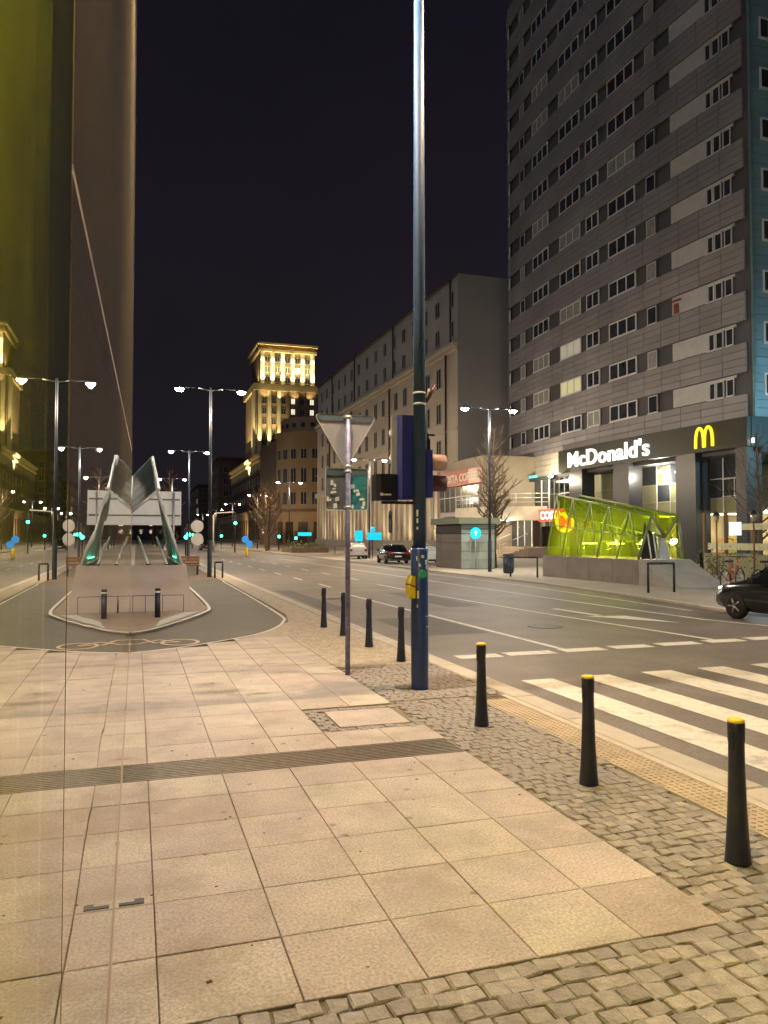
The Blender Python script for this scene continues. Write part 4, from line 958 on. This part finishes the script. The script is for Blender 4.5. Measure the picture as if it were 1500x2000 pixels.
bare_tree(2.0,47,5.6,.9,14,'bare sapling behind the billboard at the left metro entrance', bark=M('orange_lit_bark',(.20,.09,.04),rough=.9))  # orange lamplight on the sapling is put into the bark colour

# ------------------------------------------------------------------ stone office block
STONE = M('limestone', (.47,.41,.33), rough=.8, var=.10, scale=.3, fine=.08, fscale=12, dirt=.15, dscale=.5, dcol=(.25,.2,.15))
STONEU = M('grey_render', (.37,.355,.335), rough=.85, var=.10, scale=.3)
PIPE = M('drainpipe', (.03,.028,.028), rough=.5)
blk = thing('office_block', 'long limestone office block with cornice, drainpipes and tall pilasters', 'building', (36,95,0))
U0 = 29.1; VN, VF = 67.3, 127.
MB().box(U0,46,VN,VF,0,20.0).build('wall', STONE, blk)
MB().box(U0+.25,46,VN+.02,VF-.1,20.0,27.0).build('attic_wall', STONEU, blk)
MB().box(U0+.02,46,VN-.06,VN-.005,0,26.98).build('end_wall', M('end_wall_render',(.25,.245,.245),rough=.9,var=.12,scale=.25), blk)
MB().box(U0-.55,U0+.3,VN,VF,20.0,20.35).box(U0-.3,U0+.1,VN,VF,19.6,20.0).build('cornice', STONE, blk)
MB().box(U0-.1,U0+.5,VN,VF-.2,27.0,27.25).build('eaves', M('eaves_dark',(.06,.05,.05)), blk)
MB().box(U0-.12,U0,VN,VF,11.9,12.15).build('string_course', STONE, blk)
for v in (70.0,87.8,105,118): MB().tube((U0-.12,v,0),(U0-.12,v,19.6),.10,None,8).tube((U0+.15,v-.6,20.3),(U0+.15,v-.6,27),.10,None,8).build('drainpipe', PIPE, blk)
wv1 = [69.2,72.9,76.4,79.9,83.4,86.9,90.5,94.3,98.2,102.2,106,109.6,113.2,117,121,124.6]
wv2 = [72.0,75.1,78.6,82.3,85.5,90.4,93.6,97.6,101,104,108,111.4,115,119.5,123]
ANG = -math.pi/2
DFR = M('stone_window_frame',(.30,.28,.25),rough=.6)
for v in wv1:
    for z in (21.2,24.2): window(blk, (U0+.22, v, z), ANG, 1.15, 1.6, 2, PANEM, .09, DFR)
for v in wv2:
    for z in (9.3,13.0,16.6): 
        window(blk, (U0-.02, v, z), ANG, 1.25, 2.1, 2, PANEM, .10, DFR)
# tall pilasters at street level with arched niches
MB().box(U0-.35,U0,VN,VF,0,1.3).build('plinth', M('plinth_stone',(.27,.25,.21),rough=.8,var=.15), blk)
for i in range(31):
    v = 68.4 + i*1.9
    MB().box(U0-.30,U0,v-.42,v+.42,1.3,8.2).build('pilaster', STONE, blk)
MB().box(U0-.42,U0+.0,VN,VF,8.2,8.9).build('entablature', STONE, blk)
for v in (68.9,86.9):
    o = MB().box(U0-.33,U0-.28,v-.55,v+.55,2.2,4.3).build('arched_window', PANEM, blk)
    MB().lathe([(.55,0),(.55,.05)], (U0-.33,v,4.3), 16, 'x').build('arch_head', PANEM, o)
for i in range(29):
    v = 69.35 + i*1.9
    MB().box(U0-.05,U0-.0,v-.30,v+.30,2.4,6.8).build('niche_window', PANEM if i % 3 else STONEU, blk)
for v in (72,80,88,96,104,112,120):
    spot('facade_uplight', (U0-3.2, v, .3), (U0, v, 6), 700, (1,.80,.48), 95, blk, .9)
cb = MB().lathe([(5.2,0),(5.2,1.1),(4.4,1.9),(.5,2.0)], (U0+6,VF+1,27.0), 24).build('corner_dome', M('dome_grey',(.18,.18,.17),rough=.5), blk)
MB().lathe([(6.0,0),(6.0,27)], (U0+6.2,VF-.3,0), 28).build('rounded_corner', STONE, blk)

# ------------------------------------------------------------------ rounded brown building
BRN = M('brown_render', (.29,.205,.125), rough=.85, var=.14, scale=.3)
rbld = thing('rounded_building', 'rounded brown corner building with rows of windows past the stone block', 'building', (36,158,0))
cx, cy, rr = 35.9, 158, 8.2
MB().lathe([(rr,0),(rr,22.3),(rr+.5,22.5),(rr+.5,23.0),(rr-.9,23.05),(rr-.9,26)], (cx,cy,0), 40).build('wall', BRN, rbld)
MB().box(cx-rr+.4,60,cy,cy+26,0,22.5).build('rear_wing', M('brown_wing',(.16,.11,.07),rough=.85), rbld)
MB().lathe([(rr+.15,6.2),(rr+.35,6.4),(rr+.35,6.8),(rr+.15,7.0)], (cx,cy,0), 40).build('string_course', BRN, rbld)
for z, h in ((8.2,2.6),(12.6,3.0),(17.4,2.1)):
    for k in range(9):
        a = R(180 + 12 + k*16)
        o = window(rbld, (cx+(rr-.0)*math.cos(a), cy+rr*math.sin(a), z), a+math.pi/2, 1.35, h, 2, emis('lit_office_pane',(1,.95,.8),1.6) if (z > 17 and k == 5) else PANEM, .1, DFR)
for k in range(9):
    a = R(180+8+k*16); MB().obox((cx+(rr-.85)*math.cos(a), cy+(rr-.85)*math.sin(a), 24.4),(.8,.2,.8), a+math.pi/2).build('attic_window', PANEM, rbld)
for k in range(6):
    a = R(180+15+k*22); MB().obox((cx+rr*math.cos(a), cy+rr*math.sin(a), 2.6),(1.9,.2,4.2), a+math.pi/2).build('shop_window', M('shop_dark_%d' % k,(.05,.035,.02),rough=.2), rbld)
for a in (195,225,260): spot('facade_uplight', (cx+(rr+4)*math.cos(R(a)), cy+(rr+4)*math.sin(R(a)), 1.5), (cx+rr*math.cos(R(a)), cy+rr*math.sin(R(a)), 7), 260, (1,.70,.34), 100, rbld, .9)

# ------------------------------------------------------------------ floodlit tower hotel and its wing
OCH = M('ochre_stone', (.40,.31,.17), rough=.8, var=.10, scale=.2)
PIL = M('pale_pilaster_stone', (.62,.55,.36), rough=.7, var=.06, scale=.3)
ht = thing('floodlit_tower', 'tall stepped tower with yellow floodlit pilasters on the skyline', 'building', (47,262,0))
MB().box(37.0,58.4,252,276,0,50.2).build('lower_block', M('brown_stone',(.30,.20,.13),rough=.8,var=.1,scale=.3), ht)
MB().box(36.2,59.0,251.2,277,50.2,52.4).build('shoulder_cornice', OCH, ht)
MB().box(38.7,56.8,253.5,274,52.4,63.4).build('upper_block', M('brown_upper_stone',(.10,.065,.035),rough=.8,var=.1,scale=.3), ht)
MB().box(37.9,57.6,252.6,275,63.4,64.3).box(37.5,58.0,252.2,275.4,65.6,66.3).box(38.2,57.3,253,274.6,64.3,65.6).build('top_cornice', OCH, ht)
FLOOD = (1,.80,.36)
for i in range(6):
    x = 39.3 + i*3.38
    p = MB().box(x-.62,x+.62,252.75,253.5,52.4,63.4).build('pilaster', PIL, ht)
    spot('floodlight', (x,251.4,52.45), (x,252.9,59), 9000, FLOOD, 64, ht, .5); spot('floodlight', (x,251.0,63.0), (x,252.9,58), 3000, FLOOD, 60, ht, .5)
    if i < 5:
        for z in (53.2,56.6,60.0): window(ht, (x+1.69,253.45,z), 0, 1.7, 2.0, 2, emis('lit_hotel_pane',(1,.8,.5),1.0) if (i == 3 and z == 56.6) else PANEM, .12, DFR)
for i in range(7):
    x = 38.2 + i*3.2
    if i < 3:
        MB().box(x-.55,x+.55,251.3,252,8,50.2).build('pilaster', PIL, ht)
        spot('floodlight', (x,249.2,17+i*2), (x,251.3,33), 42000, FLOOD, 44, ht, .6); spot('floodlight', (x,249.6,30), (x,251.3,42), 12000, FLOOD, 40, ht, .6)
    else: MB().box(x-.4,x+.4,251.6,252,8,50.2).build('pilaster', M('brown_pilaster_%d' % i,(.26,.18,.11)), ht)
    if i < 6:
        for k in range(9):
            z = 18 + k*3.5
            lit = (i in (3,5) and k in (8,6) and (i+k) % 2) or (i == 3 and k in (7,5)) or (i == 5 and k == 7)
            window(ht, (x+1.6,251.97,z), 0, 1.5, 2.0, 2, emis('lit_room_pane_%d_%d' % (i,k),(1,.9,.7),.7) if lit else PANEM, .12, DFR)
spot('floodlight', (33.0,258,20), (36.9,262,38), 60000, FLOOD, 80, ht, .8); spot('floodlight', (36.9,256,52.6), (38.6,260,62), 5000, FLOOD, 80, ht, .8)
MB().box(36.1,36.98,252.3,255,8,50).build('pilaster', PIL, ht)
for x in (40,45,50,55): spot('floodlight', (x,250.4,47.5), (x,252,51.5), 500, FLOOD, 110, ht, .9)
for x in (41,46,51,55): spot('floodlight', (x,252.0,61.5), (x,253.2,65), 420, FLOOD, 120, ht, .9)
wg = thing('hotel_wing', 'dark low wing with yellow floodlit parapet below the skyline tower', 'building', (46,265,0))
MB().box(36,60,215,310,0,25).build('wall', M('dark_wing_wall',(.075,.062,.055),rough=.85,var=.2,scale=.2), wg)
MB().box(35.4,60,214.6,310.4,25,25.6).box(35.0,60,214.2,310.8,26.6,27.4).box(35.9,59,215,310,25.6,26.6).build('parapet', OCH, wg)
for v in range(222, 310, 6): 
    for z in (8,13,18): window(wg, (35.98,v,z), ANG, 1.8, 2.6, 2, PANEM, .12, DFR)
for v in range(238,310,7): spot('floodlight', (32.2,v,21.5), (35.6,v,26.5), 420, FLOOD, 110, wg, .9)
# far backdrop of buildings
def far_block(u0,u1,v0,v1,h,c,label):
    t = thing('far_building', label, 'building', ((u0+u1)/2,v0,0), 'dim far buildings')
    MB().box(u0,u1,v0,v1,0,h).build('wall', M('far_wall_%d' % int(v0+u0),c,rough=.9,var=.15,scale=.2), t)
    MB().box(u0-.5,u1+.5,v0-.5,v1+.5,h,h+.9).build('cornice', M('far_cornice_%d' % int(v0+u0),c,rough=.9), t)
    n = int((v1-v0)/6); 
    for i in range(n):
        for z in range(4, int(h)-3, 5): window(t, (u0-.02, v0+3+i*6, z), ANG, 2.0, 2.8, 2, emis('lit_far_pane',(1,.8,.5),.7) if rs.random() < .08 else PANEM, .15, DFR)
    for i in range(int((u1-u0)/6)):
        for z in range(4, int(h)-3, 5): window(t, (u0+3+i*6, v0-.02, z), 0, 2.0, 2.8, 2, emis('lit_far_pane',(1,.8,.5),.7) if rs.random() < .08 else PANEM, .15, DFR)
far_block(33,60,330,380,35,(.14,.10,.08),'dim brown building beyond the dark hotel wing')
far_block(30,55,400,460,28,(.10,.08,.07),'dark building closing the end of the street at right')
far_block(-30,28,520,560,30,(.08,.065,.055),'wide dark building at the far end of the street')
low = thing('street_wing', 'low brown ground-floor wing lit along the far right pavement', 'building', (33,190,0))
MB().box(33,36,172,330,0,9).build('wall', M('tan_street_wall',(.34,.25,.15),rough=.8,var=.2,scale=.3), low); MB().box(32.7,36,171.8,330.2,9,9.5).build('cornice', OCH, low)
for v in range(176,325,5): MB().box(32.93,33.0,v,v+2.6,1,7).build('window', M('street_window',(.06,.045,.03),rough=.3) if v == 176 else bpy.data.materials['street_window'], low)
for v in (178,205,240): spot('facade_uplight', (28,v,3), (33,v+4,4), 2500, (1,.72,.35), 120, low, .9)

# ------------------------------------------------------------------ cars
def car(label, col, loc, ang, k=1.0, group=None, coat=.6, parked=True):
    t = bpy.data.objects.new('car', None); COL.objects.link(t); tag(t, label, 'car', group)
    paint = M('car_paint_%d' % len(bpy.data.materials), col, rough=.18, var=.05, coat=coat)
    st = [(-2.05,.78,.34,.72,.74,.55),(-1.98,.83,.24,.90,.95,.60),(-1.75,.86,.20,.95,1.18,.60),(-1.25,.88,.19,.97,1.40,.60),(-.5,.88,.19,.96,1.46,.61),(.25,.88,.19,.94,1.42,.60),(.75,.88,.19,.92,1.14,.62),(1.15,.87,.20,.89,.95,.66),(1.7,.85,.22,.82,.86,.66),(2.0,.80,.26,.70,.74,.60),(2.10,.70,.36,.56,.60,.5)]
    rows = []
    for x, hw, zb, zs, zt_, rw in st:
        half = [(hw*.86,zb),(hw,zb+.16),(hw*1.0,zs-.22),(hw*.985,zs-.06),(hw*.94,zs),(rw,zt_),(rw*.5,zt_+.025)]
        rows.append([(x,-y,z) for y, z in half] + [(x,y,z) for y, z in reversed(half)])
    b = MB().grid(rows); n = len(rows[0]); b.f.append(tuple(range(n-1,-1,-1))); b.f.append(tuple(range((len(rows)-1)*n, len(rows)*n))); b.sm += [False, False]
    body = b.build('body', paint, t)
    GL = bpy.data.materials.get('car_glass') or M('car_glass',(.012,.014,.018),rough=.06,var=0,spec=.8)
    def lerp(a, b_, s): return tuple(a[i]+(b_[i]-a[i])*s for i in range(3))
    for sd in (-1, 1):
        for i0, i1 in ((2,4),(4,6)):
            top0 = (st[i0][0], sd*(st[i0][5]), st[i0][4]); top1 = (st[i1][0], sd*st[i1][5], st[i1][4]); bo0 = (st[i0][0], sd*st[i0][1]*.94, st[i0][3]); bo1 = (st[i1][0], sd*st[i1][1]*.94, st[i1][3])
            m_t = (st[i0+1][0], sd*st[i0+1][5], st[i0+1][4]); m_b = (st[i0+1][0], sd*st[i0+1][1]*.94, st[i0+1][3])
            L0 = [lerp(lerp(a, c, .12), lerp(a, c, .86), 0) for a, c in ((bo0, top0),(m_b, m_t),(bo1, top1))]; H0 = [lerp(a, c, .86) for a, c in ((bo0, top0),(m_b, m_t),(bo1, top1))]
            for arr in (L0, H0):
                arr[0] = lerp(arr[0], arr[1], .10); arr[2] = lerp(arr[2], arr[1], .10)
            off = lambda p: (p[0], p[1]+sd*.012, p[2]+.006)
            MB().grid([[off(p) for p in L0],[off(p) for p in H0]]).build('side_window', GL, t)
    def endglass(i0, i1, nm, dx):
        a, c = st[i0], st[i1]; mb = MB()
        q = []
        for s_, kk in ((.1,.92),(.92,.95)):
            x = a[0]+(c[0]-a[0])*s_; z = a[4]+(c[4]-a[4])*s_; w = (a[5]+(c[5]-a[5])*s_)*kk
            q.append([(x+dx,-w,z+.012),(x+dx,-w*.5,z+.035),(x+dx,w*.5,z+.035),(x+dx,w,z+.012)])
        mb.grid(q).build(nm, GL, t)
    endglass(7,5,'windscreen',.03); endglass(1,3,'rear_window',-.03)
    TY = bpy.data.materials.get('tyre') or M('tyre',(.012,.012,.012),rough=.8); RM = bpy.data.materials.get('rim') or M('rim',(.42,.42,.44),rough=.3,metal=.8)
    for x in (-1.28,1.30):
        for sd in (-1,1):
            c = (x, sd*.80, .31); w = MB().lathe([(.20,-.10),(.29,-.10),(.31,-.07),(.31,.07),(.29,.10),(.20,.10)], c, 20, 'y').build('wheel', TY, t)
            mb = MB().lathe([(.20,-.095),(.205,.0),(.20,.095)], c, 18, 'y')
            for j in range(5):
                a = 2*math.pi*j/5; mb.tube((x,sd*.905,.31),(x+.19*math.cos(a),sd*.90,.31+.19*math.sin(a)),.022,None,5)
            mb.build('rim', RM, w)
    HL = bpy.data.materials.get('headlamp_off') or M('headlamp_off',(.5,.52,.55),rough=.15); TL = bpy.data.materials.get('tail_lamp') or M('tail_lamp',(.30,.01,.01),rough=.2)
    for sd in (-1,1):
        MB().hexa([(1.93,sd*.42,.58),(1.84,sd*.80,.60),(1.80,sd*.80,.60),(1.88,sd*.42,.58),(1.99,sd*.42,.70),(1.90,sd*.81,.74),(1.80,sd*.80,.76),(1.88,sd*.42,.74)] if sd > 0 else [(1.84,-.80,.60),(1.93,-.42,.58),(1.88,-.42,.58),(1.80,-.80,.60),(1.90,-.81,.74),(1.99,-.42,.70),(1.88,-.42,.74),(1.80,-.80,.76)]).build('headlight', HL if parked else emis('headlamp_lit',(.8,.93,1),12.), t)
        MB().box(-2.055,-1.96,min(sd*.55,sd*.80),max(sd*.55,sd*.80),.70,.92).build('tail_light', TL, t)
        MB().obox((.62,sd*.98,.98),(.16,.18,.12),0).build('mirror', paint, t)
    MB().box(-2.085,-2.055,-.26,.26,.50,.61).build('number_plate', bpy.data.materials.get('plate') or M('plate',(.65,.66,.64),rough=.4), t)
    MB().box(-2.06,-1.9,-.80,.80,.22,.36).box(1.95,2.08,-.68,.68,.28,.40).build('bumper', bpy.data.materials.get('bumper_black') or M('bumper_black',(.02,.02,.02),rough=.6), t)
    t.location = loc; t.rotation_euler = (0,0,ang); t.scale = (k,k,k)
    return t
car('white hatchback parked behind the grey sign post', (.62,.60,.56), (16.0,56.5,0), R(80), .82, 'cars parked on the far pavement')
car('black car with bright plate parked left of a white car', (.010,.011,.014), (15.4,46.0,0), R(84), .82, 'cars parked on the far pavement')
car('white car parked half hidden behind the navy lamp post', (.66,.64,.60), (16.9,44.8,0), R(88), .82, 'cars parked on the far pavement')
car('dark car driving past with lit headlamps at the right edge', (.008,.008,.011), (12.45,11.75,-.06), R(91), .84, parked=False)
car('tiny dark car far down the road beside the signal mast', (.012,.012,.014), (9.0,105,-.06), R(90), .95)

# ------------------------------------------------------------------ things along the far left pavement
bb = thing('billboard', 'large pale road sign board seen from behind, behind the left metro entrance', 'billboard', (1.2,45,0))
MB().box(-.9,2.42,45,45.06,2.3,4.2).build('panel', M('pale_board',(.62,.66,.72),rough=.45,var=.06,scale=3), bb)
for z in (2.8,3.7): MB().box(-.8,2.35,44.95,44.995,z,z+.08).build('stiffener', M('board_stiffener_%d' % int(z*10),(.12,.13,.15)), bb)
for u in (-.3,2.0): MB().tube((u,44.9,0),(u,44.9,4.15),.06).build('post', GALV, bb)
ds = thing('traffic_sign', 'pair of round grey sign backs on a thin post beside the dark lamp post', 'traffic sign', (2.8,38,0))
MB().tube((2.8,38.03,0),(2.8,38.03,2.45),.025).build('post', GALV, ds)
for z in (2.14,1.52): MB().lathe([(.29,0),(.30,.01),(.29,.02)], (2.8,37.98,z), 24, 'y').build('disc', M('disc_grey_%d' % int(z*10),(.42,.42,.41),rough=.5), ds)
bn = thing('bench', 'brown wooden bench on dark legs left of the dark lamp post', 'bench', (2.2,34.5,0))
for k in range(3): MB().box(1.75,2.65,34.5,34.54,.42+k*.13,.42+k*.13+.11).build('back_slat', WOODP, bn)
for k in range(3): MB().box(1.75,2.65,34.05+k*.14,34.05+k*.14+.12,.38,.41).build('seat_slat', WOODP, bn)
for u in (1.85,2.55): MB().box(u-.03,u+.03,34.1,34.5,0,.375).build('leg', DARK, bn)
hoop(3.15,31.2,.3,R(0),.62,'small dark hoop right beside the far left lamp post', grp='steel hoops by the left lamp post')

# traffic signals, mast and blue signs down the road
GREEN = emis('green_signal_light', (.02,1.0,.50), 22.)
def signal(u, v, z, label, pole_h=None, lit=True):
    t = thing('traffic_signal', label, 'traffic signal', (u,v,0), 'green traffic signals down the road')
    MB().tube((u,v,-.05),(u,v,pole_h or z+.5),.06).build('pole', DARK, t)
    h = MB().box(u-.17,u+.17,v-.28,v-.06,z-.55,z+.50).build('housing', DARK, t)
    for k in range(3):
        MB().lathe([(.155,0),(.15,-.03)], (u,v-.28,z-.37+k*.34), 14, 'y').build('lens', GREEN if k == 0 else M('dark_lens_%d' % k,(.05,.02,.01)), h)
        MB().lathe([(.15,0),(.155,-.16)], (u,v-.29,z-.22+k*.34-.15), 12, 'y').build('visor', DARK, h) if False else None
signal(10.3,85,3.55,'overhead green signal on the white mast beyond the dark lamp post', 4.4)
signal(16.9,95,2.1,'green signal before the leafless trees and planter')
signal(18.6,93,1.9,'green signal beside the cyan street name sign')
signal(11.4,110,2.2,'small far green signal just right of the dark lamp post')
signal(3.9,62,2.2,'green signal right of the billboard')
signal(4.3,72,2.0,'green signal half hidden by the dark lamp post')
signal(8.2,120,2.4,'tiny far green signal in the middle of the road')
ma = thing('signal_mast', 'white mast arm reaching over the road beyond the dark lamp post', 'mast', (8.2,85,0))
MB().path([(8.0,85.2,0),(8.0,85.2,4.0),(8.2,85.2,4.25),(10.2,85.2,4.4)], .07, 8).build('arm', M('white_mast',(.6,.58,.52),rough=.5), ma)
bs_ = thing('traffic_sign', 'blue keep-right signs above a yellow base in the road', 'traffic sign', (9.6,66,0))
BLUES = emis('blue_glow_sign', (.02,.26,.70), .3)  # discs hold no lamp; the glow stands in for reflected lamplight
MB().lathe([(.11,-.06),(.11,.8)], (9.0,66,0), 12).build('base', YELLOW, bs_)
for x, z in ((8.85,1.45),(9.2,1.05)): MB().lathe([(.29,0),(.30,.01),(.29,.02)], (x,65.9,z), 20, 'y').build('disc', BLUES, bs_)
MB().tube((9.0,66,.8),(9.0,66,1.9),.03).build('post', GALV, bs_)
cs = thing('traffic_sign', 'blue parking signs with a round sign above, before the stone block', 'traffic sign', (17.2,56.2,0))
MB().tube((17.2,56.2,0),(17.2,56.2,2.2),.04).build('post', DARK, cs)
MB().box(16.78,17.9,56.1,56.13,1.42,2.0).build('panel', CY, cs); MB().box(15.8,16.4,56.1,56.13,1.32,2.14).build('panel', CY, cs)
MB().box(16.0,16.2,56.14,56.18,0,2.1).build('post', DARK, cs)
MB().lathe([(.10,0),(.19,.0),(.19,.02),(.10,.02)], (17.2,56.08,2.22), 20, 'y').build('disc', CY, cs)
st_ = thing('street_sign', 'glowing cyan street name sign past the planter', 'street sign', (19.0,89,0))
MB().tube((19.3,89.1,0),(19.3,89.1,2.3),.05).build('post', DARK, st_); MB().box(18.1,19.7,88.9,89.0,1.8,2.22).build('panel', CY, st_)
pl = thing('planter', 'low brown planter with dark shrubs on the far pavement', 'planter', (17.5,84,0))
MB().box(15.6,19.6,80,86,0,.55).build('box', M('planter_brown',(.22,.15,.08),rough=.8,var=.2), pl)
mb = MB(); r_ = random.Random(18)
for i in range(900):
    P0 = Vector((15.8+r_.random()*3.6, 80.2+r_.random()*5.6, .5+abs(r_.gauss(0,.28)))); q = Vector((r_.uniform(-1,1),r_.uniform(-1,1),r_.uniform(-1,1))).normalized()*.08; w_ = q.orthogonal().normalized()*.05
    mb.quad(P0-q, P0+w_, P0+q, P0-w_)
mb.build('shrub', bpy.data.materials['shrub_leaf'], pl)
hoop(20.0,76,2.4,R(40),.75,'thin rail at the edge of the planter', 'railing', 'railing', 'rails by the planter')
